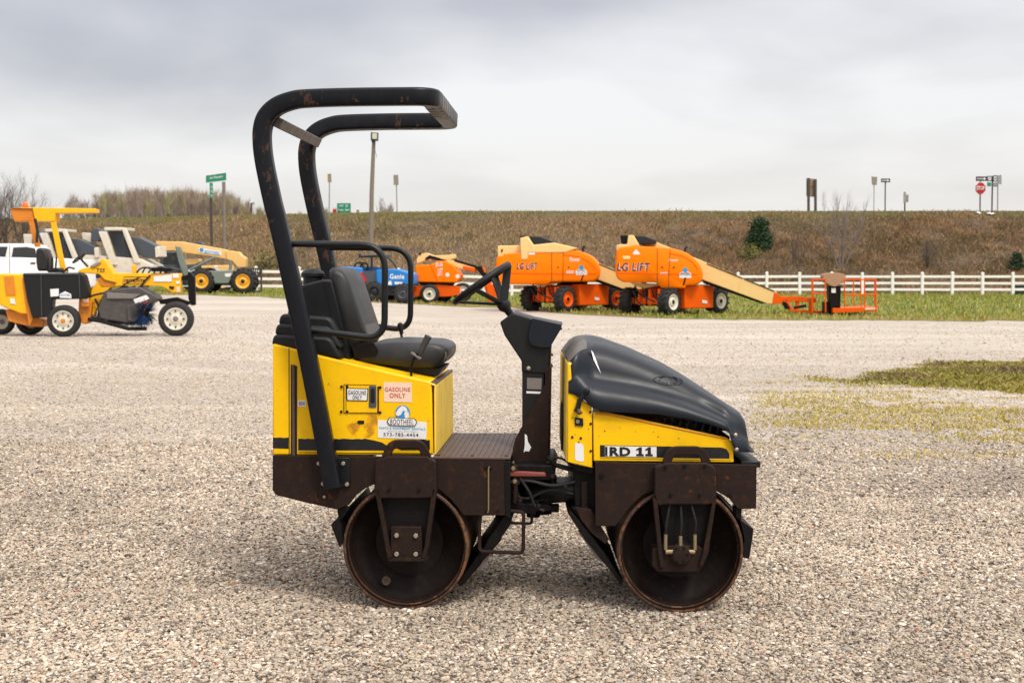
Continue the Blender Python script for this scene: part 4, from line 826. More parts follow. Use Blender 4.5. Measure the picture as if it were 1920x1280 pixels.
# ================================================================ MACHINES BEHIND
def wheel(parent, c, axis, r, wd, rim, lugs=0, hub='rust_dark', name='wheel', rimr=.56, holes=0):
    """axis points outwards; c is the middle of the outer face"""
    A = Vector(axis).normalized(); c = Vector(c)
    X = Vector((0, 0, 1)); X = (X - A * X.dot(A)).normalized(); Y = A.cross(X)
    h = MB().lathe(c - A * .05 * r, A, [(-.3 * wd, r * .17), (.0, r * .17), (.05 * r, r * .14), (.07 * r, r * .05)], 14).build(name, M[hub], parent)
    k = r * (.95 if lugs else 1)
    t = MB().lathe(c, A, [(-.10 * wd, r * rimr), (-.02 * wd, r * rimr * 1.04), (0, r * (rimr + .12)), (-.02 * wd, k * .86), (-.10 * wd, k * .96), (-.2 * wd, k), (-.8 * wd, k), (-.9 * wd, k * .96), (-.98 * wd, k * .86), (-wd, r * (rimr + .12)), (-.98 * wd, r * rimr), (-.6 * wd, r * rimr * .9)], 36, True)
    if lugs:
        for i in range(lugs):
            for side in (0, 1):
                a = 2 * math.pi * (i + side * .5) / lugs; d = X * math.cos(a) + Y * math.sin(a); tg = -X * math.sin(a) + Y * math.cos(a)
                m = c - A * (wd * (.27 if side == 0 else .73)) + d * (r * .955); q = (A * 1 + tg * (.45 if side else -.45)).normalized()
                t.box(m, (wd * .56, r * .10, r * .11), (q, d, q.cross(d)))
    t.build('tyre', M['tyre'], h, sharp=50)
    rm = MB().lathe(c, A, [(-.10 * wd, r * rimr * 1.0), (-.01 * wd, r * rimr * 1.03), (0, r * rimr * .97), (-.07 * wd - .02 * r, r * rimr * .84), (-.10 * wd - .04 * r, r * rimr * .6), (-.06 * r, r * .30), (-.03 * r, r * .24), (-.03 * r, r * .10), (-.2 * wd, r * .1), (-.3 * wd, r * rimr * .9)], 28, True).build('rim', rim, h, sharp=50)
    if holes:
        hb = MB()
        for i in range(holes):
            a = 2 * math.pi * i / holes; d = X * math.cos(a) + Y * math.sin(a); tg = -X * math.sin(a) + Y * math.cos(a); m = c + d * (r * rimr * .70) - A * (.07 * wd)
            hb.prism([m + d * (.09 * r), m + tg * (.06 * r) - d * .03 * r, m - tg * (.06 * r) - d * .03 * r], A * .02); hb.build('rim_slot', M['ink'], h); hb = MB()
    return h
def mp_(F, pts, w0, w1, name, mat, parent, bevel=.02, r=0, seg=2, sharp=35):
    q = F.pl(pts, w0)
    if r: q = rnd(q, r, 5, True)
    return MB().prism(q, F.W * (w1 - w0)).build(name, M[mat] if isinstance(mat, str) else mat, parent, bevel=bevel, seg=seg, sharp=sharp)
def mtube(F, pts, w, r, name, mat, parent, n=8, rr=0):
    q = [F.P(p[0], p[1], p[2] if len(p) > 2 else w) for p in pts]
    if rr: q = rnd(q, rr, 4)
    return MB().tube(q, r, n).build(name, M[mat], parent)
def mtx(s, F, wv, u0, v0, u1, v1, mat, parent, bold=0, shear=0, vr=None, off=.004):
    p0 = F.P(u0, v1, wv); pr = F.P(u1, v1 if vr is None else v1 + vr, wv); pu = F.P(u0, v0, wv); text('lettering', s, p0, pr - p0, pu - p0, mat, parent, bold, shear, off, -F.W)

def round_body(F, pts, w0, w1, name, mat, parent, r=.12, ins=.06):
    q = rnd(F.pl(pts, w0), r, 4, True); c = sum(q, Vector()) / len(q); D = w1 - w0; secs = []
    for dw, k in ((0, 1 - ins), (.02, 1 - ins * .55), (.07, 1 - ins * .22), (.2, 1), (D - .2, 1), (D - .05, 1 - ins * .4), (D, 1 - ins)):
        t = [c + (p - c) * k + F.W * dw for p in q]; secs.append(t + [t[0]])
    m = MB().loft(secs); n = len(secs[0]); m.f.append(tuple(range(n - 1))); m.f.append(tuple(range(6 * n + n - 2, 6 * n - 1, -1)))
    return m.build(name, M[mat], parent, sharp=70)
# ---------------- big boom lifts
def emblem(F, u, v, s, wv, root):
    """the rental yard's sticker: blue disc above a white plate"""
    e = mp_(F, [(u - 11 * s, v + 1 * s), (u - 6 * s, v - 3 * s), (u + 6 * s, v - 3 * s), (u + 11 * s, v + 1 * s), (u + 11 * s, v + 9 * s), (u - 11 * s, v + 9 * s)], wv - .012, wv - .004, 'sticker', 'label_w', root, 0)
    MB().lathe(F.P(u, v - 6 * s, wv - .014), -F.W, [(0, 4.6 * s * F.O.y / FPX), (.005, 4.6 * s * F.O.y / FPX)], 16).build('emblem_disc', M['label_blue'], e)
    mtx('BOOTHEEL', F, wv - .012, u - 8 * s, v - 1.5 * s, u + 8 * s, v + 2.2 * s, M['ink'], e, .02)
    mtx('PARTS & RENTALS', F, wv - .012, u - 9.5 * s, v + 3.5 * s, u + 9.5 * s, v + 5.2 * s, M['inkcyan'], e, .02)
def boom_lift(du, dv, base, k, label, nearrim, full):
    """du,dv shift and k scale the traced outline of the right-hand lift"""
    B = gpt(*base); F = Fr((B.x, B.y + .2), 6)
    q = lambda pts: [((p[0] - 1263) * k + du, (p[1] - 593) * k + dv) + tuple(p[2:]) for p in pts]
    root = thing('boom_lift', B, label, 'boom lift', 'orange boom lifts parked on the grass')
    def mp(pts, w0, w1, name, mat, parent=root, bevel=.02, r=0, seg=2): return mp_(F, q(pts), w0, w1, name, mat, parent, bevel, r, seg)
    # chassis
    Fc = Fr((B.x, B.y), -42); r = .515; tr = 2.35; wb = 2.72; z0 = float(T(B.x, B.y))
    ctr = Fc.G(0, 0, r + z0)
    for (s_, w_, sg) in ((0, 0, -1), (wb, 0, -1), (0, tr, 1), (wb, tr, 1)):
        c = Fc.G(s_, w_, r + z0); ax = Fc.W * sg
        if s_ == 0 : ax = (ax + Fc.L * (.10 if sg < 0 else -.10)).normalized()
        wheel(root, c, ax, r, .42, M[nearrim], 15, rimr=.55, hub='rust_dark')
    ax3 = (Fc.L, Fc.W, Vector((0, 0, 1)))
    MB().box(Fc.G(wb / 2 + .1, tr / 2, z0 + .70), (wb - .75, tr - .95, .72), ax3).build('chassis', M['orangered'], root, bevel=.04)
    MB().box(Fc.G(wb / 2 + .05, .22, z0 + .68), (wb - 1.08, .5, .84), ax3).build('chassis_side', M['orangered'], root, bevel=.04)
    for s_ in (0, wb): MB().box(Fc.G(s_, tr / 2, z0 + r + .02), (.26, tr - .9, .24), ax3).build('axle', M['orangered'], root, bevel=.02)
    for w_ in (.55, 1.0, 1.5): MB().box(Fc.G(-.05, w_, z0 + .68), (.34, .08, .6), ax3).build('axle_bracket', M['orangered'], root, bevel=.01)
    MB().lathe(Fc.G(wb / 2, tr / 2, z0 + 1.0), (0, 0, 1), [(0, .62), (.18, .62)], 28).build('slewing_ring', M['rust_dark'], root)
    # hood of the turntable
    hood = [(1155, 470), (1163, 463), (1190, 461), (1255, 464), (1285, 472), (1303, 484), (1314, 497), (1319, 512), (1317, 527), (1308, 534), (1286, 536), (1286, 541), (1240, 541), (1232, 530), (1166, 529), (1155, 520), (1153, 505)]
    if full:
        hs = round_body(F, hood, 0, 2.1, 'turntable_hood', 'orange', root)
        seams = [((1232, 466), (1232, 532)), ((1256, 468), (1253, 538))]; tb_ = (1157, 493, 1219, 508); em_ = (1285, 512, 1.0); arcs = [(1256, 475), (1280, 480), (1298, 491), (1309, 505)]; rub = [(1157, 511), (1308, 514), (1308, 515.5), (1157, 512.5)]
        pw = (1254, 485, 1272, 490); sm_ = (1238, 510, 1252, 515); tri = [(1187, 474), (1193, 467), (1199, 474), (1200, 477), (1187, 477)]; strap = [(1284, 520), (1287, 520), (1283, 535), (1280, 535)]
    else:
        hood = [(929, 487), (932, 480), (946, 479), (950, 475), (985, 474), (991, 467), (1000, 464), (1056, 466), (1087, 470), (1108, 479), (1120, 491), (1125, 505), (1123, 520), (1116, 528), (1033, 529), (1025, 534), (935, 533), (928, 522)]
        hs = round_body(F, hood, 0, 2.1, 'turntable_hood', 'orange', root)
        seams = [((1034, 467), (1034, 527)), ((1056, 468), (1055, 527))]; tb_ = (969, 493, 1008, 505); em_ = (1090, 507, .95); arcs = [(1056, 478), (1085, 481), (1106, 492), (1117, 505)]; rub = [(933, 512), (1118, 513), (1118, 514.5), (933, 513.5)]
        pw = (1068, 482, 1088, 490); sm_ = (1062, 507, 1076, 513); tri = [(991, 476), (997, 468), (1003, 475), (1003, 477.5), (991, 477.5)]; strap = [(1093, 515), (1095, 515), (1091, 527), (1088, 527)]
    D_ = lambda pts, nm, mt, o1=-.012, o2=.0: mp_(F, pts, o1, o2, nm, mt, hs, 0)
    for a, b in seams: D_([(a[0], a[1]), (a[0] + .8, a[1]), (b[0] + .8, b[1]), (b[0], b[1])], 'panel_seam', 'rust')
    D_(rub, 'rub_line', 'orangered'); mtube(F, arcs, -.004, .012, 'panel_seam', 'orangered', hs, 5); D_(strap, 'hood_strap', 'rust_dark')
    for (dd, m_, bo_, of) in ((.0, 'label_w', .055, .008), (0, 'ink', .022, .014)): mtx('LG LIFT', F, 0, *tb_, M[m_], hs, bo_, .15, off=of)
    mtx('Power', F, 0, *pw, M['label_w'], hs, .02, .2, off=.008); mtx('600S', F, 0, *sm_, M['label_w'], hs, .03, .1, off=.008)
    emblem(F, em_[0], em_[1], em_[2], 0, hs); D_(tri, 'sticker', 'label_w')
    if not full:
        mp_(F, [(933, 460.6), (977, 460), (991, 470), (991, 478), (945, 478), (943, 485), (933, 485)], .3, 1.5, 'tail_cover', 'cream', root, .04)
        mp_(F, [(975, 446), (989.6, 443), (1000, 459), (1039, 455), (1083, 465), (1060, 474), (991, 474), (989, 487), (977, 487)], -.03, 1.3, 'mast_head', 'cream', root, .04)
        mp_(F, [(990.6, 443), (1013.5, 443), (1039.6, 453), (1039, 458.5), (1002, 458.5)], .2, 1.3, 'valve_cover', 'ink', root, .03)
        mp_(F, [(976, 442), (986, 442), (985, 447), (976, 447)], .2, .8, 'counterweight_block', 'rust_dark', root, .02)
        mp_(F, [(940, 467), (943, 467), (942, 473), (939, 473)], .28, .3, 'cover_slot', 'ink', root, 0)
    # mast head with dark cover, cream arm
    if full: mp([(1160, 458), (1160, 479), (1172, 479), (1172, 487), (1181, 487), (1183, 462), (1200, 461), (1188, 441), (1178, 441), (1176, 458)], .25, 1.6, 'mast_head', 'cream', bevel=.04)
    if full: mp([(1163, 441), (1178, 441), (1178, 457), (1165, 457)], .5, 1.5, 'counterweight_block', 'rust_dark', bevel=.03)
    if full: mp([(1184, 442), (1210, 442), (1231, 450), (1231, 457), (1196, 458)], .35, 1.5, 'valve_cover', 'ink', bevel=.03)
    if full: mp([(1167, 480), (1182, 480), (1181, 487), (1168, 487)], -.03, .3, 'mast_pin', 'cream', bevel=.03)
    if full: mp([(1156, 459), (1168, 459), (1168, 470), (1156, 470)], .3, 1.2, 'tail_cover', 'cream', bevel=.03)
    bm_ = mp([(1200, 456), (1231, 454), (1319, 490), (1457, 547), (1450, 570), (1438, 569), (1319, 525), (1250, 500)], .85, 1.4, 'boom', 'cream', bevel=.02)
    mp([(1319, 525), (1438, 569), (1428, 569), (1319, 531)], .95, 1.3, 'boom_cylinder', 'rust_dark', bm_, bevel=.01)
    mp([(1182, 530), (1250, 533), (1206, 541), (1190, 536)], .6, 1.6, 'boom_rest', 'cream', bevel=.01)
    mtube(F, q([(1283, 475), (1285, 466), (1289, 463)]) if full else [(1092, 474), (1093, 466), (1096, 461)], .4, .05, 'exhaust', 'ink', root)
    for pts in ([(1190, 536), (1200, 552), (1215, 560)], [(1205, 538), (1208, 556), (1228, 566)], [(1222, 540), (1226, 558), (1240, 562)], [(1186, 545), (1196, 566), (1206, 574)]):
        MB().tube(dense(rnd([F.P(u_, v_, -.15) for u_, v_ in q(pts)], .1, 4), .1), .03, 6).build('hydraulic_hose', M['rust_dark'], root)
    for (s_, w_) in ((.25, .5), (.25, 1.2), (.25, 1.8)): MB().cyl(Fc.G(s_ - .3, w_, z0 + .35), Fc.G(s_ - .3, w_, z0 + .95), .09, 10).build('oscillation_cylinder', M['rust_dark'], root)
    mp_(Fc, [(0, 0)] * 0 or [tuple(p_) for p_ in q([(1317, 562), (1326, 564), (1326, 569), (1317, 568)])], -.06, -.045, 'sticker', 'label_w', root, 0)
    mp([(1392, 520), (1396, 521.6), (1388, 550), (1384, 548.5)], .83, 1.42, 'boom_collar', 'cream', bm_, .005)
    mtube(F, q([(1325, 494), (1452, 546)]), .84, .02, 'boom_cable', 'rust_dark', bm_)
    for u_, v_ in ((1164, 500), (1240, 500), (1262, 500)): mp([(u_, v_), (u_ + 3, v_), (u_ + 3, v_ + 2.4), (u_, v_ + 2.4)], -.015, 0, 'hood_latch', 'rust_dark', hs, 0)
    if full:
        wf_ = .9
        def p(pts, w0, w1, name, mat, par=root, bevel=.01, r=0): return mp(pts, w0, w1, name, mat, par, bevel, r)
        nose = p([(1452, 547), (1466, 556), (1467, 568), (1448, 571)], .82, 1.42, 'boom_nose', 'orangered')
        jib = p([(1462, 556), (1490, 555), (1530, 559), (1532, 567), (1490, 565), (1464, 566)], .95, 1.3, 'jib', 'orangered')
        p([(1467, 562), (1476, 560), (1486, 579), (1520, 582), (1555, 583), (1555, 588), (1516, 587), (1480, 583)], .95, 1.25, 'jib_lower_arm', 'orangered', jib)
        p([(1466, 566), (1474, 566), (1482, 578), (1474, 580)], .9, 1.3, 'jib_knuckle', 'rust_dark', jib)
        mtube(F, q([(1488, 577), (1512, 573)]), 1.0, .05, 'jib_cylinder', 'rust_dark', jib)
        mtube(F, q([(1492, 580), (1494, 590), (1502, 591), (1504, 583)]), 1.0, .02, 'jib_hose', 'rust_dark', jib, rr=.05)
        for (a, b) in (((1497, 556), (1494, 583)), ((1522, 560), (1520, 582))): mp([(a[0] - 3, a[1]), (a[0] + 3, a[1]), (b[0] + 3, b[1]), (b[0] - 3, b[1])], .98, 1.28, 'jib_link', 'orangered', jib)
        bk = p([(1562, 578), (1644, 576), (1644, 583), (1562, 587)], -.1, 1.9, 'basket_floor', 'orangered')
        P0 = [(1522, 523), (1545, 521), (1555, 521), (1580, 523), (1614, 524), (1622, 523), (1643, 523)]
        def rail(pts, w): mtube(F, q(pts), w, .024, 'basket_rail', 'orangered', bk, 6)
        for w_ in (.0, 1.8):
            rail([(1522, 524), (1643, 524)] if w_ else [(1522, 524), (1545, 524)], w_); rail([(1582, 524), (1643, 524)], w_); rail([(1582, 553), (1643, 552)], w_); rail([(1522, 550), (1546, 550)], w_)
            for u in ((1522, 1547, 1583, 1614, 1621, 1642) if w_ == 0 else (1524, 1560, 1600, 1640)): rail([(u, 523), (u + 1, 586)], w_)
        for u in (1522, 1643):
            for v in (524, 552): rail([(u, v, 0), (u, v, 1.8)], 0)
        p([(1545, 566), (1560, 566), (1566, 588), (1545, 588)], .3, .9, 'basket_pivot', 'rust_dark')
        p([(1553, 537), (1577, 536), (1576, 578), (1556, 578)], .2, .8, 'control_console', 'rust_dark', bevel=.03)
        p([(1559, 540), (1567, 540), (1567, 549), (1559, 549)], .17, .2, 'console_label', 'label_w', bevel=0)
        p([(1622, 577), (1641, 577), (1641, 580), (1622, 581)], -.12, -.1, 'toe_board_label', 'label_pink', bevel=0)
        cv = MB(); cpts = F.pl(q([(1543, 514), (1556, 512), (1570, 511), (1584, 514), (1588, 523), (1583, 530), (1574, 533), (1566, 538), (1556, 535), (1549, 530), (1544, 524)]), .1)
        cv.prism(rnd(cpts, .06, 3, True), F.W * .8).build('canvas_cover', M['canvas'], root, bevel=.08, seg=4)
    return root
boom_lift(1263, 593, (1263, 593), 1.0, 'right-hand orange boom lift with pale wheel rims, its cream boom reaching to a low basket', 'rim_w', True)
boom_lift(1066, 585, (1066, 586), .915, 'orange boom lift with orange wheel rims, between the small lift and the other big lift', 'orangered', False)

# ---------------- small articulated lift
B = gpt(805, 569); F = Fr((B.x, B.y), 3)
r0 = thing('boom_lift', B, 'small orange articulated lift with folded cream arms, beside the blue machine', 'boom lift', 'orange boom lifts parked on the grass')
q = lambda pts, w0, w1, n, m, par=None, bevel=.02, r=0: mp_(F, pts, w0, w1, n, m, par or r0, bevel, r)
h_ = q([(779, 497), (808, 496), (822, 489), (834, 489), (850, 497), (863, 516), (863, 522), (857, 530), (779, 529)], .1, 1.7, 'turntable_hood', 'orange', bevel=.05)
q([(806, 496), (808, 496), (822, 529), (820, 529)], .09, .1, 'panel_seam', 'orangered', h_, 0)
mtx('JLG', F, .09, 816.5, 492, 830, 501, M['label_w'], h_, .03); mtx('LIFT', F, .09, 821, 503, 830, 517, M['label_w'], h_, .02)
for (u, v) in ((839, 515), (858, 518)): MB().lathe(F.P(u, v, .095), -F.W, [(0, .09), (.005, .09)], 14).build('sticker', M['label_w'], h_)
q([(768, 536), (790, 536), (820, 533), (862, 537), (862, 553), (840, 556), (768, 556)], .25, 1.4, 'chassis', 'orangered')
q([(783, 529), (850, 530), (846, 535), (790, 535)], .3, 1.4, 'slewing_ring', 'rust_dark')
rt = 18 * B.y / FPX
for (u, v, w_, sg) in ((805, 551, 0, -1), (867, 548, .35, -1), (832, 549, 1.9, 1), (778, 549, 1.9, 1)):
    wheel(r0, F.P(u, v, w_), F.W * sg, rt, .32, M['rim_w'], 0, rimr=.62)
mx = q([(781, 486), (786, 477), (800, 474), (812, 479), (840, 478), (853, 476), (854, 484), (842, 487), (800, 487), (788, 492), (781, 494)], .5, 1.1, 'folded_arm', 'cream', bevel=.02)
q([(806, 478), (812, 480), (834, 487), (832, 491), (806, 485), (798, 488), (797, 484)], .46, .7, 'arm_cylinder', 'rust_dark', mx, .01)
q([(785, 474), (790, 474), (791, 481), (785, 482)], .5, .9, 'hose_carrier', 'rust_dark', mx)
q([(836, 486), (848, 488), (892, 502), (890, 508), (870, 506), (838, 494)], .5, .9, 'boom', 'cream', bevel=.02)
q([(852, 486), (893, 498), (893, 502), (852, 490)], .48, .8, 'boom_top_cylinder', 'rust_dark', bevel=.01)
q([(868, 498), (892, 503), (891, 511), (868, 504)], .45, .95, 'boom_nose', 'orangered')
q([(890, 500), (904, 498), (910, 508), (914, 520), (905, 519), (896, 508)], .4, 1.0, 'jib_knuckle', 'rust_dark')
q([(903, 499), (909, 502), (911, 512), (907, 510)], .38, .6, 'jib_plate', 'orangered')
q([(910, 516), (920, 527), (926, 560), (918, 562), (908, 540)], .4, 1.0, 'jib', 'orangered')
q([(912, 535), (935, 531), (938, 563), (915, 566)], .3, 1.2, 'basket', 'orangered')

# ---------------- blue telehandler
B = gpt(701, 566); F = Fr((B.x, B.y), 2)
r0 = thing('telehandler', B, 'bright blue telehandler with black cab frame, behind the roller seat', 'telehandler')
q = lambda pts, w0, w1, n, m, par=None, bevel=.02, r=0: mp_(F, pts, w0, w1, n, m, par or r0, bevel, r)
q([(640, 500), (655, 500), (680, 502), (680, 536), (660, 540), (640, 538)], .3, 1.7, 'rear_body', 'blue', bevel=.05)
hb = q([(705, 505), (745, 504), (762, 509), (778, 514), (778, 533), (752, 536), (740, 537), (705, 534)], .2, 1.7, 'engine_hood', 'blue', bevel=.06)
mtx('Genie', F, .2, 731, 513.5, 758, 523, M['label_w'], hb, .025)
q([(725, 530), (733, 526), (735, 534), (725, 534)], .185, .19, 'sticker', 'label_w', hb, 0); q([(740, 528), (755, 529), (755, 533), (740, 533)], .185, .19, 'sticker', 'label_w', hb, 0)
q([(680, 508), (706, 508), (706, 536), (680, 536)], .3, 1.6, 'cab_floor', 'slate')
q([(690, 530), (745, 535), (745, 555), (700, 553)], .4, 1.5, 'chassis', 'ink')
q([(673, 512), (678, 510), (688, 526), (684, 530)], .25, .29, 'tail_light', 'signred', bevel=.005)
for w_ in (.3, 1.5):
    mtube(F, [(697, 506), (697, 481)], w_, .05, 'cab_post', 'ink', r0); mtube(F, [(676, 481), (700, 479), (722, 479), (735, 488), (743, 502)], w_, .04, 'cab_frame', 'ink', r0, rr=.3)
q([(676, 478), (728, 477), (728, 481), (676, 483)], .3, 1.5, 'cab_roof', 'slate')
mtube(F, [(675, 483), (674, 476)], .4, .05, 'work_lamp', 'ink', r0)
MB().tube([F.P(673 + 8 * math.cos(t), 500 + 8 * math.sin(t), .6) for t in [k * math.pi / 8 for k in range(17)]], .045, 6).build('hose_loop', M['ink'], r0)
MB().tube([F.P(683 + 7 * math.cos(t), 501 + 8 * math.sin(t), .7) for t in [k * math.pi / 8 for k in range(17)]], .04, 6).build('hose_loop', M['ink'], r0)
q([(652, 500), (700, 500), (740, 506), (740, 512), (652, 508)], .9, 1.3, 'boom', 'blue')
rt = 19 * B.y / FPX
for (u, v, w_, sg, rm) in ((701, 547, 0, -1, 'ink'), (755, 550, 0, -1, 'slate'), (688, 546, 1.8, 1, 'ink'), (738, 547, 1.8, 1, 'ink')):
    wheel(r0, F.P(u, v, w_), F.W * sg, rt, .42, M[rm], 14, rimr=.5, hub='ink')

# ---------------- sand-coloured telehandler with forks (and its twin behind)
B = gpt(415, 552); F = Fr((B.x, B.y), -4)
r0 = thing('telehandler', B, 'sand-coloured telehandler with yellow wheel rims and forks lowered before the white fence', 'telehandler')
q = lambda pts, w0, w1, n, m, par=None, bevel=.03, r=0: mp_(F, pts, w0, w1, n, m, par or r0, bevel, r)
bo = q([(292, 452), (341, 453), (424, 468), (425, 486), (392, 480), (350, 475), (325, 470), (293, 472)], .7, 1.3, 'boom', 'tele')
q([(424, 469), (448, 472), (452, 478), (461, 484), (460, 501), (446, 502), (436, 490), (424, 486)], .6, 1.4, 'boom_head', 'tele')
st = q([(372, 464), (415, 471), (415, 479), (373, 473)], .67, .69, 'sticker', 'label_w', bo, 0); mtx('BOOTHEEL', F, .67, 384, 469, 412, 474.5, M['label_blue'], st, .02, vr=3.2, off=.01)
MB().lathe(F.P(378, 468.5, .665), -F.W, [(0, .10), (.01, .10)], 14).build('emblem_disc', M['label_blue'], st)
q([(328, 461), (338, 463), (354, 516), (345, 518), (334, 490)], .2, .5, 'boom_frame', 'greengrey')
q([(300, 470), (330, 472), (340, 517), (300, 517)], .5, 1.9, 'cab', 'slate', bevel=.05)
q([(305, 474), (326, 475), (332, 495), (306, 495)], .48, .5, 'cab_window', 'glass', bevel=0)
mtube(F, [(403, 482), (356, 506)], .6, .07, 'lift_cylinder', 'greengrey', r0)
q([(383, 508), (437, 506), (436, 524), (428, 532), (388, 532), (380, 524)], .1, .9, 'engine_box', 'greengrey', bevel=.05)
q([(421, 513), (434, 512), (433, 519), (423, 519)], .08, .1, 'sticker', 'label_w', bevel=0)
q([(310, 515), (470, 516), (465, 535), (320, 535)], .9, 1.8, 'chassis', 'slate')
mtube(F, [(433, 490), (431, 512)], .5, .08, 'stabiliser', 'greengrey', r0)
rt = 24.5 * B.y / FPX
for (u, v, w_, sg) in ((377, 527, 0, -1), (455, 527.5, 0, -1), (394, 526, 2.0, 1), (462, 527, 2.0, 1)): wheel(r0, F.P(u, v, w_), F.W * sg, rt, .5, M['rimyellow'], 16, rimr=.54, hub='ink')
fk = MB()
for u in np.linspace(464, 491, 8): fk.bar(F.P(u, 503, .6), F.P(u, 518, .6), .05, .05)
for v in (504, 511, 518): fk.bar(F.P(463, v, .6), F.P(492, v, .6), .07, .07)
fk.build('fork_carriage', M['darkpost'], r0)
for w_ in (.5, 1.3):
    mtube(F, [(490, 503), (490, 546)], w_, .05, 'fork', 'darkpost', r0); mtube(F, [(490, 546), (463, 546)], w_, .05, 'fork', 'darkpost', r0)
B = gpt(390, 549.5); F = Fr((B.x, B.y + 3), -2)
r0 = thing('telehandler', B + Vector((0, 3, 0)), 'second sand-coloured telehandler, mostly hidden behind the one with forks', 'telehandler')
q = lambda pts, w0, w1, n, m, par=None, bevel=.03, r=0: mp_(F, pts, w0, w1, n, m, par or r0, bevel, r)
q([(345, 486), (372, 485), (374, 490), (366, 496), (345, 497)], 1, 1.8, 'boom_foot', 'tele')
q([(378, 498), (428, 497), (430, 510), (376, 510)], 0, 1.6, 'body', 'tele'); q([(350, 497), (380, 497), (380, 536), (350, 536)], .2, 1.6, 'cab', 'slate')
q([(350, 456), (376, 453), (381, 459), (381, 464), (345, 462)], .4, 1.2, 'cab_roof', 'slate')
for (u, w_, sg) in ((362, 0, -1), (418, 0, -1), (362, 1.7, 1), (418, 1.7, 1)): wheel(r0, F.P(u, 531, w_), F.W * sg, .48, .4, M['rimyellow'], 14, rimr=.5, hub='ink')

# ---------------- two pale telehandlers with masts folded, behind the sweeper
def mast_machine(du, dv, k, base, label):
    B = gpt(*base); F = Fr((B.x, B.y), 5)
    r0 = thing('rough_terrain_forklift', B, label, 'forklift', 'pale machines with tilted masts')
    def q(pts, w0, w1, n, m, par=None, bevel=.03): return mp_(F, [((u - 155) * k + du, (v - 560) * k + dv) for u, v in pts], w0, w1, n, m, par or r0, bevel)
    q([(153, 439), (170, 440), (172, 490), (158, 488)], .8, 1.4, 'cab_side', 'beige')
    q([(170, 434), (184, 431), (192, 440), (186, 456), (172, 455)], .5, 1.4, 'hose_bundle', 'slate')
    for w_ in (.1, 1.5):
        q([(184, 437), (199, 437), (219, 500), (207, 500)], w_, w_ + .2, 'mast_post', 'beige'); q([(227, 430), (235, 431), (262, 496), (252, 497)], w_, w_ + .2, 'mast_post', 'beige')
    q([(195, 429), (228, 429), (228, 435), (195, 435)], .1, 1.7, 'mast_crossbeam', 'beige')
    q([(201, 434), (227, 434), (248, 492), (222, 495)], .7, 1.5, 'mast_grille', 'slate')
    q([(231, 446), (262, 449), (294, 464), (298, 489), (252, 480), (243, 474)], .5, 1.2, 'boom', 'slate')
    q([(290, 466), (298, 464), (300, 484), (291, 486)], .4, 1.3, 'boom_end', 'beige')
    b = q([(155, 480), (262, 488), (285, 500), (285, 536), (155, 536)], .2, 1.7, 'body', 'beige')
    q([(199, 486), (216, 488), (214, 506), (198, 506)], .18, .2, 'door_mark', 'signback', b, 0)
    rt = .55
    for (u, w_, sg) in ((185, 0, -1), (252, 0, -1), (185, 1.9, 1), (252, 1.9, 1)):
        p = F.P((u - 155) * k + du, dv, w_); p.z = float(T(p.x, p.y)) + rt; wheel(r0, p, F.W * sg, rt, .4, M['rim_w'], 14, rimr=.5, hub='ink')
mast_machine(155, 557, 1.0, (215, 557), 'pale beige rough-terrain forklift with slanted mast and grey boom, right of its twin')
mast_machine(45, 556, .97, (105, 556), 'pale beige rough-terrain forklift standing between the white pickup and its twin')

# ---------------- white pickup truck
B = gpt(30, 560); F = Fr((B.x, B.y), 0)
r0 = thing('pickup_truck', B, 'white pickup truck with dark side windows behind the amber sweeper', 'pickup truck')
q = lambda pts, w0, w1, n, m, par=None, bevel=.04, r=0: mp_(F, pts, w0, w1, n, m, par or r0, bevel, r)
by = q([(-120, 492), (-90, 483), (-60, 480), (152, 486), (155, 540), (100, 545), (-120, 545)], 0, 1.9, 'body', 'carwhite', bevel=.08)
cb_ = q([(-55, 482), (-35, 462), (-18, 457), (50, 456.5), (66, 460), (76, 484)], .12, 1.78, 'cab', 'carwhite', bevel=.08)
for pts in ([(-42, 482), (-28, 465), (-12, 462), (-12, 484)], [(-8, 462.5), (14, 462.5), (9, 486), (-8, 486)], [(25, 464), (50, 463), (66, 466), (69, 485), (21, 486)]): q(pts, .105, .12, 'side_window', 'glass', cb_, 0)
q([(17.5, 460), (18.5, 460), (18.5, 540), (17.5, 540)], -.004, .0, 'door_seam', 'slate', by, 0); q([(57, 492), (66, 492), (66, 495), (57, 495)], -.02, 0, 'door_handle', 'ink', by, 0)
for (u, w_, sg) in ((-75, 0, -1), (43, 0, -1), (120, 0, -1), (-75, 1.9, 1), (120, 1.9, 1)):
    if u == 43: continue
    p = F.P(u, 560, w_); p.z = float(T(p.x, p.y)) + .4; wheel(r0, p, F.W * sg, .4, .26, M['rim_w'], 0, rimr=.6, hub='ink')

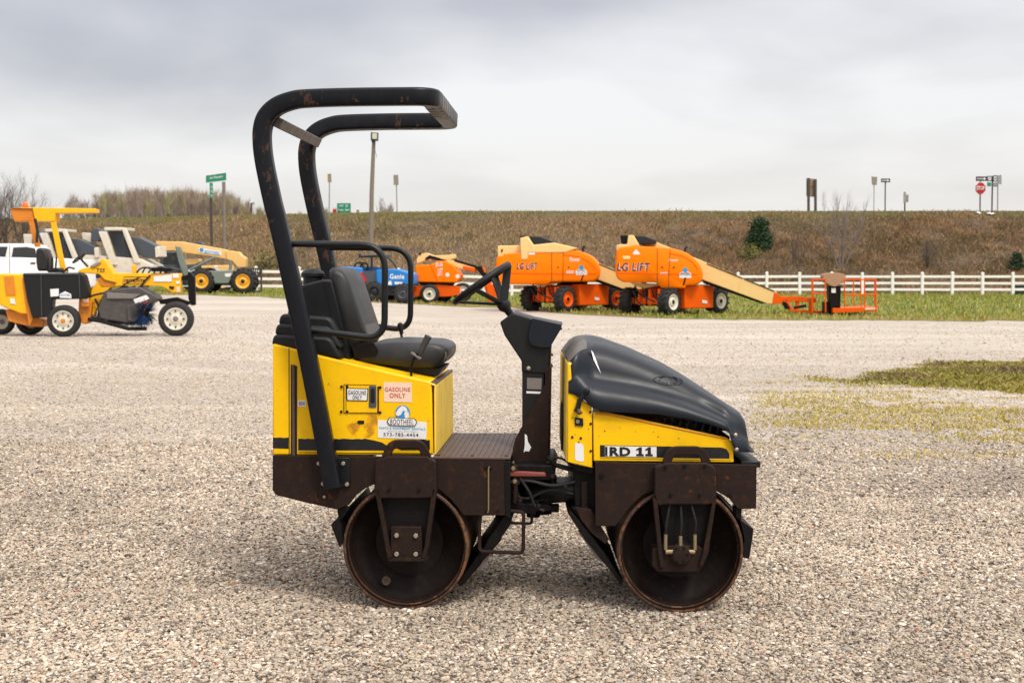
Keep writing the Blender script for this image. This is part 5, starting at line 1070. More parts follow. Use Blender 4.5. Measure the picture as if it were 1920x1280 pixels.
# ---------------- amber road sweeper at left
B = gpt(118, 631.5); F = Fr((B.x, B.y), -7)
r0 = thing('road_sweeper', B, 'amber yellow ride-on road sweeper with flat canopy and blue brush, parked at left', 'road sweeper')
q = lambda pts, w0, w1, n, m, par=None, bevel=.015, r=0: mp_(F, pts, w0, w1, n, m, par or r0, bevel, r)
cn = q([(20, 390), (60, 389), (179, 391), (179, 398.5), (104, 399.5), (103, 415), (66, 415), (61, 391)], .4, .85, 'canopy', 'sweep', bevel=.01)
q([(19, 391), (61, 391), (65, 415), (27, 415.5), (21, 402)], .45, .8, 'canopy_bracket', 'sweepor', cn)
MB().lathe(F.P(47.5, 389, .5), (0, 0, 1), [(0, .075), (.03, .075), (.035, .06), (.10, .05), (.125, .03), (.13, .001)], 16).build('beacon', M['beacon'], cn)
for (a, b) in (((58, 415), (70, 463)), ((99, 414), (119, 511))):
    for w_ in (.42, .74): q([(a[0] - 5, a[1]), (a[0] + 5, a[1]), (b[0] + 5, b[1]), (b[0] - 5, b[1])], w_, w_ + .08, 'canopy_post', 'sweep' if a[0] > 70 else 'sweepor', bevel=.005)
mtube(F, [(66, 410), (70, 432), (69, 455)], .2, .03, 'wiring', 'ink', r0)
q([(67, 467), (74, 464), (84, 466), (91, 485), (91, 508), (70, 508), (67, 490)], .35, .85, 'seat_back', 'vinyl', bevel=.04)
q([(88, 502), (118, 502), (120, 511), (88, 511)], .35, .85, 'seat', 'vinyl', bevel=.03)
for u in (96, 104): mtube(F, [(u, 508), (u + 2, 482)], .3, .02, 'lever', 'ink', r0)
c = F.P(149, 483, .6); e1_ = (F.L * .75 + Vector((0, 0, .62))).normalized()
sw = MB().tube([c + e1_ * (.17 * math.cos(t)) + F.W * (.17 * math.sin(t)) for t in [k * math.pi / 12 for k in range(24)]], .02, 8, closed=True).build('steering_wheel', M['ink'], r0)
MB().tube([c, F.P(165, 500, .6)], .025, 8).build('steering_column', M['ink'], sw)
for t in (0, 2.1, 4.2): MB().tube([c, c + e1_ * (.17 * math.cos(t)) + F.W * (.17 * math.sin(t))], .012, 6).build('wheel_spoke', M['ink'], sw)
q([(146, 508), (150, 505), (178, 498), (190, 485), (196, 486), (212, 511), (218, 530), (196, 525), (186, 514), (146, 511)], .35, .85, 'dashboard', 'sweep')
q([(168, 499), (184, 490), (190, 492), (176, 502)], .30, .36, 'instrument_panel', 'signback'); mtx('TSS', F, .35, 181, 503, 197, 511, M['ink'], r0, .03, .2)
q([(0, 513), (41, 513.5), (48, 540), (60, 590), (38, 588), (8, 576), (-20, 560), (-20, 520)], .15, 1.1, 'engine_hood', 'sweep', bevel=.03)
q([(7, 519), (25, 517), (29, 553), (11, 553)], .13, .15, 'radiator_grille', 'sweepor', bevel=0); q([(18, 559), (27, 560), (29, 570), (20, 569)], .13, .15, 'sticker', 'label_w', bevel=0)
q([(10, 580), (55, 590), (85, 600), (80, 613), (55, 612), (15, 602)], .3, 1.0, 'rear_axle_frame', 'sweepor')
q([(41, 520), (50, 520), (62, 600), (54, 612), (46, 560)], .1, .2, 'rear_strut', 'sweepor')
tk = q([(42, 512), (150, 511), (158, 516), (166, 545), (164, 560), (98, 561), (96, 594), (60, 596), (50, 560)], 0, .35, 'water_tank', 'black', bevel=.05, r=.04)
q([(94, 542), (110, 541), (110, 555), (95, 556)], -.02, -.005, 'sticker', 'label_w', tk, 0)
q([(112, 551), (122, 546), (133, 551), (134, 559), (112, 558)], -.02, -.005, 'sticker', 'label_w', tk, 0); mtx('BOOTHEEL', F, -.02, 114, 551, 132, 555, M['label_blue'], tk, .02)
ar = q([(212, 512), (340, 512.5), (340, 550), (322, 548.5), (309, 540), (300, 536), (226, 536), (206, 540), (192, 556), (176, 590), (160, 606), (150, 604), (150, 585), (165, 560), (170, 545), (188, 520), (196, 511)], .42, .62, 'main_frame', 'sweep')
q([(183, 523), (194, 516), (216, 527), (214, 536), (190, 536)], .40, .42, 'frame_cover', 'sweepor', ar, 0)
q([(148, 560), (172, 566), (170, 600), (158, 608), (146, 602)], .25, .9, 'front_axle_mount', 'sweepor')
mtx('terramite', F, .42, 233, 521, 272, 529, M['ink'], ar, .03, .3); mtube(F, [(230, 531.5), (270, 531.5), (275, 519)], .417, .006, 'logo_outline', 'ink', ar, 4); mtube(F, [(230, 531.5), (232, 519), (275, 519)], .417, .006, 'logo_outline', 'ink', ar, 4)
q([(288, 518), (322, 514), (322, 528), (288, 528)], .40, .415, 'sticker', 'label_w', ar, 0); q([(324, 513), (335, 513), (335, 521), (324, 521)], .40, .415, 'sticker', 'label_w', ar, 0)
q([(317, 536), (327, 537), (325, 543), (318, 541)], .40, .415, 'frame_slot', 'ink', ar, 0); q([(330, 527), (337, 527), (337, 532), (330, 532)], .40, .415, 'sticker', 'label_w', ar, 0); q([(331, 538), (337, 538), (337, 547), (331, 547)], .40, .415, 'sticker', 'label_pink', ar, 0)
q([(246, 497), (256, 497), (255, 512), (248, 512)], .45, .55, 'filler_neck', 'sweep')
for k in range(6):
    u = 255 + k * 11; mtube(F, [(u, 514), (u + 6, 504 - 3 * (k % 2)), (u + 18, 500 + (k % 3) * 2), (u + 30, 506)], .5, .018, 'hydraulic_hose', 'ink', r0, rr=.1)
q([(285, 501), (320, 502), (322, 509), (283, 509)], .35, .8, 'valve_block', 'rust_dark')
mtube(F, [(282, 516), (270, 528), (262, 540), (240, 538), (214, 543), (205, 556)], .38, .02, 'hydraulic_hose', 'ink', r0, rr=.15); mtube(F, [(212, 553), (228, 549), (240, 550)], .38, .015, 'hydraulic_hose', 'ink', r0)
for pts, rr2 in (([(150, 585), (172, 592), (196, 600)], .03), ([(160, 560), (176, 553), (200, 548), (222, 549)], .022), ([(178, 560), (186, 575), (184, 596)], .025), ([(262, 552), (275, 545), (290, 550)], .02), ([(118, 512), (128, 500), (140, 504)], .02), ([(225, 540), (238, 530), (262, 520)], .016)):
    mtube(F, pts, .3, rr2, 'hydraulic_hose', 'ink', r0, rr=.1)
q([(150, 556), (166, 556), (168, 575), (152, 575)], .12, .2, 'step_plate', 'sweepor'); q([(153, 545), (164, 548), (166, 566), (156, 566)], .1, .12, 'side_lamp', 'label_pink', bevel=.003)
mtube(F, [(44, 514), (148, 514)], -.01, .012, 'tank_seam', 'slate', tk); mtube(F, [(77, 513), (78, 594)], -.01, .008, 'tank_seam', 'slate', tk); mtube(F, [(148, 514), (150, 558)], -.01, .008, 'tank_seam', 'slate', tk)
# brush and its hood (skewed across the machine)
hd = q([(196, 545), (230, 540), (262, 538), (290, 553), (296, 562), (280, 570), (262, 596), (240, 606), (188, 598), (182, 580), (190, 560)], .1, .9, 'brush_hood', 'brushhood', bevel=.03)
q([(250, 561), (274, 553), (280, 560), (254, 570)], .07, .1, 'sticker', 'label_w', hd, 0); q([(256, 568), (276, 560), (278, 566), (262, 576)], .075, .1, 'hood_stripe', 'redpaint', hd, 0)
q([(200, 548), (262, 552), (250, 560), (200, 560)], .05, .5, 'hood_top', 'greysteel', hd, .01)
q([(238, 572), (262, 566), (268, 590), (250, 604), (238, 600)], .06, .2, 'brush_motor_guard', 'brushhood', hd)
brc0 = F.P(200, 583, 1.1); brc1 = F.P(277, 586, .12); axb = brc1 - brc0
br = MB(); rb_ = .36; nb = 3500
for i in range(nb):
    t = random.random(); a_ = random.uniform(0, 2 * math.pi); c = brc0 + axb * t; X = axb.normalized().orthogonal().normalized(); Y = axb.normalized().cross(X); d = X * math.cos(a_) + Y * math.sin(a_)
    e_ = c + d * (rb_ * random.uniform(.8, 1.0)) + axb.normalized() * random.uniform(-.03, .03); s_ = axb.normalized() * .016
    br.add([c - s_ + d * .1, c + s_ + d * .1, e_], [(0, 1, 2)])
bo_ = MB().cyl(brc0, brc0.lerp(brc1, .95), .10, 16).build('brush_core', M['rust_dark'], r0); br.build('bristles', M['bluebristle'], bo_, smooth=False)
mtube(F, [(165, 598), (190, 602), (240, 616), (275, 616)], .15, .04, 'brush_bar', 'rust_dark', r0)
# front wheel fork, drawbar
q([(352, 510), (356, 509), (365, 520), (366, 572), (358, 573), (353, 560)], .35, .55, 'front_fork', 'rust_dark')
q([(297, 562), (330, 557), (356, 566), (354, 572), (300, 570)], .35, .55, 'front_arm', 'rust_dark'); q([(340, 518), (354, 514), (356, 524), (340, 526)], .4, .55, 'fork_mount', 'rust_dark')
for (u, v, w_, sg, rr_, hl) in ((118, 600.5, -.02, -1, 30, 8), (329, 594, .0, -1, 32.5, 8), (60, 604, 1.25, 1, 26, 0), (5, 593, 1.25, 1, 24, 0)):
    p = F.P(u, v, w_); R_ = rr_ * p.y / FPX; p.z = float(T(p.x, p.y)) + R_; wheel(r0, p, F.W * sg, R_, .24, M['rim_w'], 0, hub='sweepor' if u == 118 else 'greysteel', rimr=.63, holes=hl)

# ================================================================ FENCE
fpx = [(-40, 548.5), (330, 548.5), (480, 548.5), (640, 552), (800, 554), (960, 556), (1150, 556), (1330, 555), (1438, 553), (1500, 551.5), (1560, 552.5), (1674, 553), (1786, 553.5), (1900, 554), (2010, 554.5)]
FP = []
for (u, v) in fpx:
    Yd = float(np.interp(u, [0, 480, 960, 1500, 2010], [66, 66, 70, 74, 74])); d = ray(u, 500); x = d.x / d.y * Yd; FP.append(Vector((x, Yd, float(T(x, Yd)))))
fr = thing('fence', FP[7], 'white three-rail vinyl fence running along the foot of the embankment', 'fence')
pos = []
for a, b in zip(FP, FP[1:]):
    n = max(1, round((b - a).length / 1.78)); pos += [a.lerp(b, i / n) for i in range(n)]
pos.append(FP[-1])
for i, p in enumerate(pos):
    p.z = float(T(p.x, p.y)) + .02
    tilt = Vector((random.uniform(-.012, .012), random.uniform(-.012, .012), 0)); hh = 1.30 + random.uniform(-.02, .03)
    ps = MB(); ps.sweep([p - Vector((0, 0, .2)), p + tilt + Vector((0, 0, hh))], [(-.075, -.075), (.075, -.075), (.075, .075), (-.075, .075)], ref=(1, 0, 0)).add([p + tilt + Vector((x * .095, y * .095, hh)) for x, y in ((-1, -1), (1, -1), (1, 1), (-1, 1))] + [p + tilt + Vector((0, 0, hh + .07))], [(0, 1, 4), (1, 2, 4), (2, 3, 4), (3, 0, 4), (3, 2, 1, 0)])
    ps.build('post', M['white'], fr, smooth=False)
    if i:
        a = pos[i - 1]
        for z in (.36, .72, 1.10): MB().sweep([a + Vector((0, 0, z)), p + Vector((0, 0, z + random.uniform(-.012, .012)))], [(-.07, -.02), (.07, -.02), (.07, .02), (-.07, .02)], ref=(0, 0, 1)).build('rail', M['white'], fr, smooth=False)

# ================================================================ SIGNS, LAMP, TREES
def at(u, v, Y): d = ray(u, v); return CAM + d * (Y / d.y)
def gz(x, y): return float(HE(x, y)) if y > 80 else float(T(x, y))
def post(name, u0, v0, u1, v1, Y, r, mat, parent, sq=False):
    a = at(u0, v0, Y); b = at(u1, v1, Y)
    b.z = min(b.z, gz(b.x, b.y) - .05) if True else b.z
    return (MB().bar(a, b, 2 * r, 2 * r, ref=(1, 0, 0)) if sq else MB().tube([a, b], r, 8)).build(name, M[mat], parent)
def panel(name, pts, Y, mat, parent, th=.03, dy=0): return MB().prism([at(u, v, Y) + Vector((0, dy, 0)) for u, v in pts], (0, th, 0)).build(name, M[mat], parent, smooth=False)
def stx(s, Y, u0, v0, u1, v1, mat, parent, bold=.02, vr=0, dy=-.01):
    p0 = at(u0, v1, Y); pr = at(u1, v1 + vr, Y); pu = at(u0, v0, Y); text('lettering', s, p0, pr - p0, pu - p0, M[mat], parent, bold, 0, -dy, Vector((0, -1, 0)))
def root_at(u, v, Y, name, label, cat, group=None): p = at(u, v, Y); p.z = gz(p.x, p.y); return thing(name, p, label, cat, group)
# floodlight pole
r0 = root_at(694, 500, 79, 'lamp_pole', 'tall weathered wooden pole with a square floodlight, seen through the roll bar', 'lamp pole')
MB().tube([at(701, 262, 79), at(697, 360, 79), at(694, 552, 79)], .15, 10, taper=[.75, .9, 1.15]).build('pole', M['wood'], r0)
lh = panel('lamp_head', [(695, 248), (709, 249), (708.5, 264), (695, 263)], 78.7, 'slate', r0, .3); panel('lamp_glass', [(698, 250), (707, 250.5), (706.5, 261), (698, 260.5)], 78.6, 'lightcover', lh, .05)
MB().tube([at(697, 262, 78.8), at(700, 270, 79)], .05, 6).build('lamp_bracket', M['slate'], lh); MB().tube([at(701, 266, 78.8), at(703, 282, 78.8), at(707, 296, 78.8)], .012, 5).build('loose_wire', M['ink'], r0)
# green street name sign on two wooden posts
YS = 97
r0 = root_at(408, 440, YS, 'road_sign', 'green road name sign with white print on two tall wooden posts at left', 'road sign')
post('post', 395.5, 343, 396.5, 440, YS, .10, 'darkpost', r0); post('post', 419.5, 341, 421, 464, YS - 6, .12, 'wood', r0)
sg = panel('sign_panel', [(386, 329), (424, 323.5), (424, 339), (386, 343.5)], YS - .2, 'signgreen', r0); stx('◂ Lake Wappapello ▸'.replace('◂', '').replace('▸', ''), YS - .2, 393, 331.5, 418, 337, 'label_w', sg, .02, -3.2)
for pts in ([(386, 329), (424, 323.5), (424, 324.2), (386, 329.8)], [(386, 342.7), (424, 338.2), (424, 339), (386, 343.5)]): panel('sign_border', pts, YS - .23, 'label_w', sg, .02)
sg = panel('small_panel', [(393, 344), (399, 344), (398.5, 372), (393.5, 372)], YS - .2, 'signgreen', r0)
for k in range(3): stx('3', YS - .2, 394.5, 349 + 8 * k, 397.5, 353 + 8 * k, 'label_w', sg, .0)
# back-facing small signs on thin posts
for (u, v0, v1, vb, ub, wd, lab) in ((618, 326, 342, 402, 617, 3.6, 'small yellowish sign back on a thin pole, left of the green highway sign'), (743, 328, 347, 422, 745, 4.4, 'small grey sign back on a thin pole, right of the floodlight pole')):
    r0 = root_at(u, vb, 101, 'sign', lab, 'sign', 'small signs seen from the back on the embankment'); post('post', u, v0, ub, vb, 101, .045, 'galv', r0)
    pn = panel('sign_panel', [(u - wd, v0), (u + wd * .8, v0), (u + wd, v1), (u - wd * .8, v1)], 100.9, 'signback', r0); panel('edge_strip', [(u - wd - 1, v0 + 1), (u - wd, v0), (u - wd * .8, v1), (u - wd - .6, v1)], 100.9, 'sweep' if u == 618 else 'galv', pn)
# green highway sign
YS = 150
r0 = root_at(644, 402, YS, 'highway_sign', 'green highway guide sign with white lettering low on the skyline', 'road sign')
sg = panel('sign_panel', [(632, 381), (657.5, 381), (657.5, 402.5), (632, 402.5)], YS, 'signgreen', r0, .08)
stx('WEST', YS, 636, 384, 644, 387.5, 'label_w', sg); stx('67', YS, 648, 383.5, 652.5, 389, 'label_w', sg); stx('Poplar  Bluff', YS, 634, 392, 655, 396, 'label_w', sg)
for u in (636, 653): post('post', u, 395, u, 404, YS, .08, 'darkpost', r0)
r0 = root_at(628, 402, 152, 'road_sign', 'tiny red sign at the left edge of the green highway sign', 'road sign'); panel('sign_panel', [(624, 392), (630, 392), (631, 396), (630, 402), (624, 402)], 152, 'signred', r0); post('post', 627, 396, 627, 405, 152.2, .05, 'darkpost', r0)
r0 = root_at(671, 402, 150, 'sign', 'tiny round dark sign right of the green highway sign', 'sign'); MB().lathe(at(671, 396, 150), (0, -1, 0), [(0, .19), (.03, .19)], 14).build('sign_panel', M['signwood'], r0); post('post', 671, 396, 671, 404, 150.1, .04, 'darkpost', r0)
# wooden double sign
r0 = root_at(1521, 396, 101, 'sign_board', 'brown wooden sign board seen from behind on two dark posts on the skyline', 'sign board')
post('post', 1516, 334, 1516, 396, 101, .09, 'darkpost', r0, True); post('post', 1529, 336, 1529, 396, 101, .09, 'darkpost', r0, True)
pn = panel('sign_panel', [(1512, 334), (1531, 336), (1530, 370), (1512, 368)], 101.2, 'signback', r0); panel('panel_patch', [(1519, 335.5), (1527, 336), (1527, 369), (1519, 368.5)], 101.15, 'signwood', pn, .02)
panel('panel_batten', [(1512, 347), (1530, 348), (1530, 350), (1512, 349)], 101.1, 'signwood', pn, .03)
# cluster of three
r0 = root_at(1639, 395, 101, 'sign', 'pale square sign back on a thin pole, left of the black arrow sign', 'sign'); post('post', 1639, 333, 1638.5, 395, 101, .035, 'galv', r0); panel('sign_panel', [(1634, 331), (1645, 332), (1644, 347), (1635, 347)], 100.9, 'signback', r0)
r0 = root_at(1660, 396, 101, 'one_way_sign', 'black plate with white arrow on a dark pole, right of the pale square sign', 'road sign'); post('post', 1660, 340, 1659.5, 396, 101, .05, 'darkpost', r0)
pn = panel('sign_panel', [(1652, 335), (1669, 335), (1669, 342), (1652, 342)], 100.85, 'ink', r0); panel('arrow', [(1654, 337.3), (1664, 337.3), (1664, 336), (1667.5, 338.6), (1664, 341), (1664, 339.8), (1654, 339.8)], 100.82, 'label_w', pn, .02); stx('ONE WAY', 100.82, 1655, 337.8, 1663.5, 339.4, 'ink', pn, .01)
r0 = root_at(1697, 395, 101, 'sign', 'lowest small grey sign on a short dark pole, right of the arrow sign', 'sign'); post('post', 1696.5, 360, 1696.5, 395, 101, .06, 'darkpost', r0); panel('sign_panel', [(1694, 361), (1699, 361), (1699, 380), (1694, 381)], 100.9, 'galv', r0); panel('small_panel', [(1697, 366), (1704, 365), (1703, 379), (1698, 380)], 101.1, 'signback', r0)
# stop sign group
r0 = root_at(1838, 399, 100, 'stop_sign', 'red octagonal stop sign with a black arrow plate above it', 'stop sign'); post('post', 1838, 340, 1837.5, 398, 100, .055, 'darkpost', r0)
cc = at(1838.5, 353, 99.8); rr_ = 9.3 * 99.8 / FPX
oc = []; 
for k in range(8): a_ = math.pi / 8 + k * math.pi / 4; oc.append(cc + Vector((rr_ * 1.04 * math.cos(a_), -.03, rr_ * 1.2 * math.sin(a_))))
oc2 = [cc + (p - cc - Vector((0, -.03, 0))) * 1.09 for p in oc]
pn = MB().prism(oc2, (0, .02, 0)).build('sign_panel', M['label_w'], r0, smooth=False); MB().prism(oc, (0, .02, 0)).build('red_face', M['signred'], pn, smooth=False); stx('STOP', 99.74, 1831, 349, 1846, 356.5, 'label_w', pn, .03)
pn = panel('arrow_plate', [(1830, 331), (1851, 331), (1851, 339.5), (1830, 339.5)], 99.8, 'ink', r0); panel('arrow', [(1832, 334), (1845, 334), (1845, 332), (1849, 335.3), (1845, 338.5), (1845, 336.6), (1832, 336.6)], 99.77, 'label_w', pn, .02); stx('ONE WAY', 99.77, 1833, 334.4, 1844, 336.2, 'ink', pn, .01)
r0 = root_at(1860, 410, 98, 'route_marker', 'black and white route marker plates on a dark pole, just right of the stop sign', 'road sign'); post('post', 1861, 330, 1859.5, 412, 98, .06, 'darkpost', r0)
for (u0, v0, u1, v1, m_, s_) in ((1851, 330, 1860, 340, 'slate', '67'), (1862, 329, 1870, 341, 'slate', '60'), (1851, 342, 1858.5, 349.5, 'signgreen', ''), (1863, 343, 1869, 350, 'slate', '')):
    pn = panel('marker_plate', [(u0, v0), (u1, v0), (u1, v1), (u0, v1)], 97.8, m_, r0)
    if s_: panel('marker_shield', [(u0 + 1.5, v0 + 2), (u1 - 1.5, v0 + 2), (u1 - 1.5, v1 - 3), ((u0 + u1) / 2, v1 - 1.2), (u0 + 1.5, v1 - 3)], 97.77, 'label_w', pn, .02); stx(s_, 97.77, u0 + 2.6, v0 + 3.4, u1 - 2.6, v1 - 4, 'ink', pn, .02)
    elif m_ == 'slate': stx('E', 97.77, u0 + 1.5, v0 + 2, u1 - 1.5, v1 - 2, 'label_w', pn, .02)
r0 = root_at(1871, 398, 102, 'road_sign', 'grey sign plate on a pale pole, rightmost sign on the skyline', 'road sign'); post('post', 1871, 330, 1870.5, 398, 102, .05, 'galv', r0); panel('sign_panel', [(1869, 329), (1878, 328), (1878, 346), (1871, 345)], 101.8, 'galv', r0)
r0 = root_at(472, 404, 140, 'utility_pole', 'short dark pole with a lamp on the left skyline', 'pole'); post('pole', 471, 381, 471, 406, 140, .11, 'darkpost', r0); panel('lamp', [(471, 380), (477, 379), (477, 384), (472, 384)], 140, 'galv', r0)
# litter and bin
for (u, v, sx, lab) in ((1857, 410, .30, 'flat white scrap lying at the foot of the route marker pole'), (1835, 400.5, .16, 'small white scrap at the foot of the stop sign')):
    p = at(u, v, 98); yy = p.y; p.z = gz(p.x, yy) + .12
    for _ in range(40):
        if HC + ray(u, v).z * (p.y / ray(u, v).y) > gz(p.x, p.y) + .12: p = at(u, v, p.y + .15)
    p.z = gz(p.x, p.y) + .12; b = MB(); b.loft([[p + Vector((sx * (i - 2) / 2, (j - 1) * .2, .05 * math.sin(i * 2.1 + j * 1.7) + .06 * j)) for i in range(5)] for j in range(3)]); o = b.build('litter', M['litter'], None); 
    o.modifiers.new('thick', 'SOLIDIFY').thickness = .02; tag(o, lab, 'litter')
B = gpt(1917, 553); F = Fr((B.x, B.y - 3), 0); r0 = thing('bin', B - Vector((0, 3, 0)), 'dark green box by the white fence at the right edge', 'utility box'); mp_(F, [(1905, 538), (1935, 538), (1935, 554), (1905, 554)], 0, .8, 'box_body', 'bin', r0, .03); mp_(F, [(1903, 535), (1937, 535), (1937, 538.5), (1903, 538.5)], -.05, .85, 'lid', 'bin', r0, .03)
# small car on the road above
p = at(1010, 398, 118); p.z = 6.5; r0 = thing('car', p, 'grey car passing on the road above the embankment, only its roof showing', 'car')
b = MB(); b.prism([p + Vector((x, 0, z)) for x, z in ((-2.2, -.3), (-2.2, .1), (-1.2, .2), (-.7, .55), (.7, .55), (1.4, .2), (2.2, .1), (2.2, -.3))], (0, 1.6, 0)).build('body', M['galv'], r0, bevel=.08); MB().prism([p + Vector((x, -.02, z)) for x, z in ((-1.0, .22), (-.65, .48), (.65, .48), (1.15, .22))], (0, .03, 0)).build('side_window', M['glass'], r0)
for x in (-1.4, 1.4): wheel(r0, p + Vector((x, 0, -.3)), (0, -1, 0), .32, .2, M['rim_w'], 0)

# ---------------- trees
def hY(u, v):
    Y = 80.
    d = ray(u, v); d = d / d.y
    while Y < 112 and HC + d.z * Y > gz(d.x * Y, Y): Y += .1
    return Y
def branchy(b, p, d, L, r, depth, spread=.55, up=.12, kids=(2, 4), rng=random):
    """bare branching limb, tapered"""
    n = 4; pts = [p]; tp = []
    for i in range(n):
        d = (d + Vector((rng.gauss(0, .13), rng.gauss(0, .13), rng.gauss(0, .07) + up * .3))).normalized(); pts.append(pts[-1] + d * (L / n))
    b.tube(pts, r, 5 if depth > 1 else 3, taper=[1 - .55 * i / n for i in range(n + 1)])
    if depth <= 0: return
    for k in range(rng.randint(*kids)):
        t = rng.uniform(.35, 1); i = min(n - 1, int(t * n)); q = pts[i].lerp(pts[i + 1], t * n - i if i < n else 0)
        nd = (d + Vector((rng.gauss(0, spread), rng.gauss(0, spread), rng.gauss(0, spread * .6) + up))).normalized(); branchy(b, q, nd, L * rng.uniform(.5, .78), r * .5, depth - 1, spread, up, kids, rng)
    nd = (d + Vector((rng.gauss(0, .2), rng.gauss(0, .2), .1))).normalized(); branchy(b, pts[-1], nd, L * .7, r * .45, depth - 1, spread, up, kids, rng)
def bare_tree(u, vb, vt, Y, label, seed, mat='bark', stems=1, spread=.6, depth=4, group=None, r=None, name='bare_tree'):
    rng = random.Random(seed); Y = hY(u, vb) if name == 'bare_shrub' else Y; p = at(u, vb, Y); p.z = gz(p.x, p.y) if Y < 130 else p.z; h = at(u, vt, Y).z - p.z
    r0 = thing(name, p, label, 'tree' if name != 'bare_shrub' else 'shrub', group); r = r or h * .022
    tb = MB(); cb = MB()
    for s in range(stems):
        d = Vector((rng.gauss(0, .16) * (stems > 1) + .0, rng.gauss(0, .16) * (stems > 1), 1)).normalized(); L = h * .42; pts = [p + Vector((rng.uniform(-.3, .3) * (stems > 1), 0, -.2))]
        for i in range(4): d = (d + Vector((rng.gauss(0, .06), rng.gauss(0, .06), 0))).normalized(); pts.append(pts[-1] + d * L / 4)
        tb.tube(pts, r, 7, taper=[1.2, 1, .9, .8, .7])
        for k in range(5): 
            t = rng.uniform(.3, 1); q = pts[0].lerp(pts[-1], t); nd = (d + Vector((rng.gauss(0, spread), rng.gauss(0, spread), .2))).normalized(); branchy(cb, q, nd, h * .27, r * .5, depth - 1, spread * .8, .18, (2, 3), rng)
        branchy(cb, pts[-1], d, h * .26, r * .65, depth, spread * .7, .2, (2, 3), rng)
    tb.build('trunk', M[mat], r0); cb.build('crown', M[mat], r0); return r0
bare_tree(12, 478, 322, 96, 'bare dark tree at the left edge, tallest of the leafless trees', 3, 'bark', 3, .75, 5, 'leafless trees at the left edge', r=.10)
bare_tree(45, 470, 330, 97, 'thin bare tree just right of the tallest leafless tree', 12, 'bark', 2, .7, 4, 'leafless trees at the left edge', r=.08)
bare_tree(-25, 480, 330, 95, 'bare tree cut off by the left edge of the picture', 9, 'bark', 2, .8, 5, 'leafless trees at the left edge', r=.1)
bare_tree(1575, 500, 352, 88, 'tall bare shrub rising above the skyline between the sign boards', 21, 'barklight', 5, .3, 3, None, r=.05, name='bare_shrub')
bare_tree(1490, 500, 430, 86, 'low bare shrub on the slope, left of the tall bare shrub', 23, 'bark', 4, .4, 3, None, r=.035, name='bare_shrub')
bare_tree(1745, 505, 440, 86, 'dark leafless shrub on the right part of the slope', 24, 'bark', 5, .5, 3, None, r=.035, name='bare_shrub')
def leafy(u, vb, vt, wpx, Y, label, seed, pal, shape='cone', n=5000, ls=.09, cat='bush', name='evergreen_bush', group=None):
    rng = np.random.default_rng(seed); Y = hY(u, vb); p = at(u, vb, Y); p.z = gz(p.x, p.y); h = at(u, vt, Y).z - p.z; R0 = wpx / 2 * Y / FPX
    r0 = thing(name, p, label, cat, group)
    MB().tube([p - Vector((0, 0, .2)), p + Vector((.05, 0, h * .5)), p + Vector((0, 0, h * .85))], .07, 7, taper=[1, .7, .3]).build('trunk', M['bark'], r0)
    lb = MB(); 
    for k in range(22):
        a = rng.uniform(0, 6.28); z = h * rng.uniform(.1, .8); rr = R0 * .7 * (1 - z / h * .7); lb.tube([p + Vector((0, 0, z)), p + Vector((rr * math.cos(a), rr * math.sin(a), z + rr * .4))], .02, 4)
    lb.build('branches', M['bark'], r0)
    nc = 60; cz = rng.uniform(.0, .97, nc); prof = (1 - cz ** 1.6) ** .8 * np.minimum(1, cz * 5 + .6) if shape == 'cone' else np.sqrt(np.clip(1 - (cz * 2 - 1) ** 2, 0, 1)); ca = rng.uniform(0, 6.28, nc); cr = R0 * prof * rng.uniform(.45, 1.0, nc)
    C = np.c_[cr * np.cos(ca), cr * np.sin(ca), cz * h]; which = rng.integers(0, nc, n); q = C[which] + rng.normal(0, .19 * R0 + .02, (n, 3)) * np.array([1, 1, .8])
    nn = rng.normal(0, 1, (n, 3)); nn /= np.linalg.norm(nn, axis=1)[:, None]; t1 = np.cross(nn, [0, 0, 1.]); t1 /= np.maximum(np.linalg.norm(t1, axis=1)[:, None], .01); t2 = np.cross(nn, t1); s = ls * rng.uniform(.5, 1.3, (n, 1))
    V = np.stack([q - t1 * s, q + t2 * s * .6, q + t1 * s, q - t2 * s * .6], 1).reshape(-1, 3); F = np.arange(n * 4).reshape(-1, 4)
    cl = np.array(pal)[rng.integers(0, len(pal), nc)][which] * rng.uniform(.75, 1.25, (n, 1))
    o = np_mesh('crown', V, F, leafm, np.repeat(cl, 4, 0)); o.parent = r0; return r0
leafy(1425, 466, 412, 46, 88, 'dark green rounded evergreen standing alone on the slope, behind the right boom', 1, [(.025, .05, .022), (.035, .065, .028), (.05, .08, .03)], n=8000)
leafy(1403, 486, 460, 44, 86, 'loose yellow-green bush at the foot of the dark evergreen', 2, [(.14, .15, .035), (.10, .12, .03), (.19, .19, .05)], 'ball', n=700, ls=.07, name='leafy_bush')
leafy(1905, 508, 474, 24, 86, 'dark evergreen bush on the slope at the right edge', 4, [(.035, .055, .028), (.05, .075, .035)], n=1500)
leafy(505, 508, 478, 70, 82, 'low olive green bush behind the fence, left of the roll bar', 5, [(.16, .15, .045), (.20, .17, .06)], 'ball', n=700, name='leafy_bush')
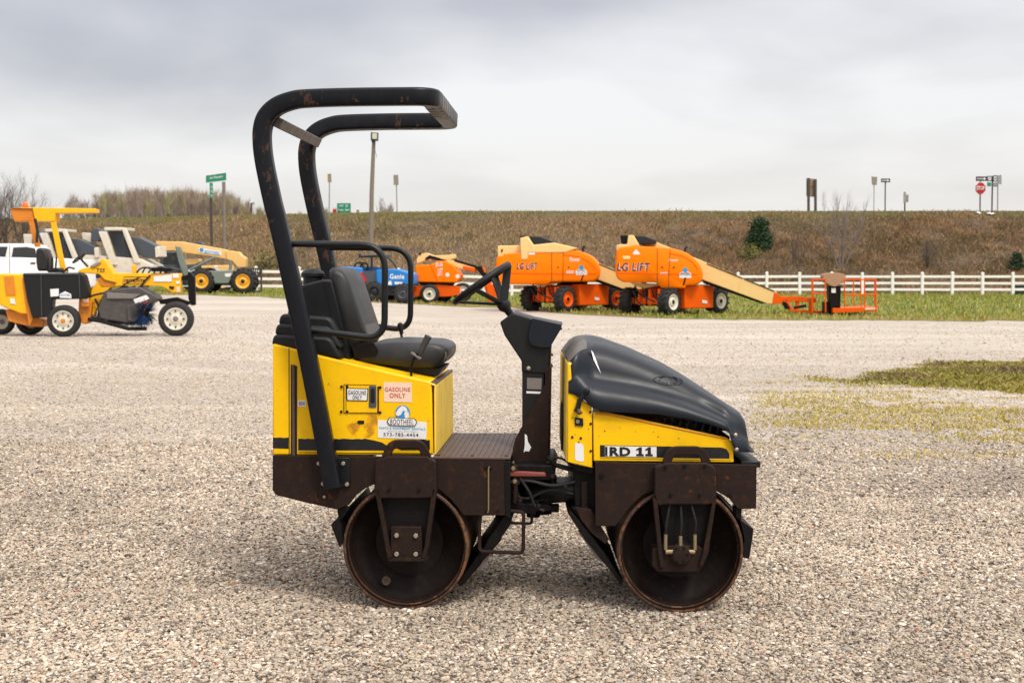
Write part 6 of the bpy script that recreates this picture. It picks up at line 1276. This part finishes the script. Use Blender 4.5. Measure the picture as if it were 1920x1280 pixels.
# far wood beyond the road
def far_wood(u0, u1, n, Y0, Y1, vt, vb, name, lab, seed, pal):
    rng = np.random.default_rng(seed); VV = []; FF = []; CC = []; base = 0
    for k in range(n):
        u = rng.uniform(u0, u1); Y = rng.uniform(Y0, Y1); top = np.interp(u, [p_[0] for p_ in vt], [p_[1] for p_ in vt]) + rng.uniform(-5, 20) - 8 * (rng.uniform() < .15); p = at(u, vb + 6, Y); t = at(u, top, Y); h = t.z - p.z; tint = np.array(pal[rng.integers(0, len(pal))]); m = 130
        # stem
        r = .12; 
        for _ in range(4):
            ox = rng.uniform(-1.2, 1.2); lean = rng.normal(0, .5); VV.append(np.array([[p.x + ox - r, p.y, p.z], [p.x + ox + r, p.y, p.z], [p.x + ox * 1.4 + lean, p.y, p.z + h * rng.uniform(.75, 1.06)]])); CC.append(np.tile(np.array([.20, .165, .145]) * rng.uniform(.8, 1.4), (3, 1)))
        z = rng.uniform(.15, 1, m) ** .8; rr = h * .20 * np.sqrt(np.clip(1 - (z - .45) ** 2 / .36, .03, 1)) * rng.uniform(.1, 1, m); a = rng.uniform(0, 6.28, m); q = np.c_[p.x + rr * np.cos(a), p.y + rr * np.sin(a), p.z + z * h]; d = np.c_[np.cos(a) * .3, np.sin(a) * .3, np.ones(m)] + rng.normal(0, .2, (m, 3)); L = rng.uniform(.5, 1.8, (m, 1)); wv = .06
        VV.append(np.stack([q, q + [wv, 0, 0], q + d * L], 1).reshape(-1, 3)); CC.append(np.repeat(tint * rng.uniform(.75, 1.25, (m, 1)), 3, 0))
    V = np.concatenate(VV); o = np_mesh(name, V, np.arange(len(V)).reshape(-1, 3), leafm, np.concatenate(CC)); tag(o, lab, 'woods', kind='stuff')
far_wood(176, 470, 260, 230, 300, [(170, 386), (200, 371), (240, 365), (300, 366), (360, 368), (410, 372), (440, 380), (475, 399)], 406, 'far_wood', 'distant leafless wood with a green haze on the left skyline', 31, [(.27, .20, .15), (.25, .225, .12), (.22, .17, .14), (.31, .29, .14), (.29, .22, .17)])
far_wood(118, 172, 14, 240, 300, [(118, 384), (140, 378), (172, 388)], 406, 'far_wood', 'thin distant tree tops behind the sweeper canopy', 32, [(.30, .24, .21), (.27, .22, .19)])
far_wood(480, 630, 30, 330, 420, [(480, 396), (560, 398), (630, 397)], 405, 'far_wood', 'very low distant tree line behind the roll bar', 33, [(.30, .25, .2), (.27, .26, .16)])
far_wood(715, 735, 7, 330, 420, [(715, 388), (725, 386), (735, 392)], 403, 'far_wood', 'faint distant tree tops right of the floodlight pole', 34, [(.30, .26, .24)])
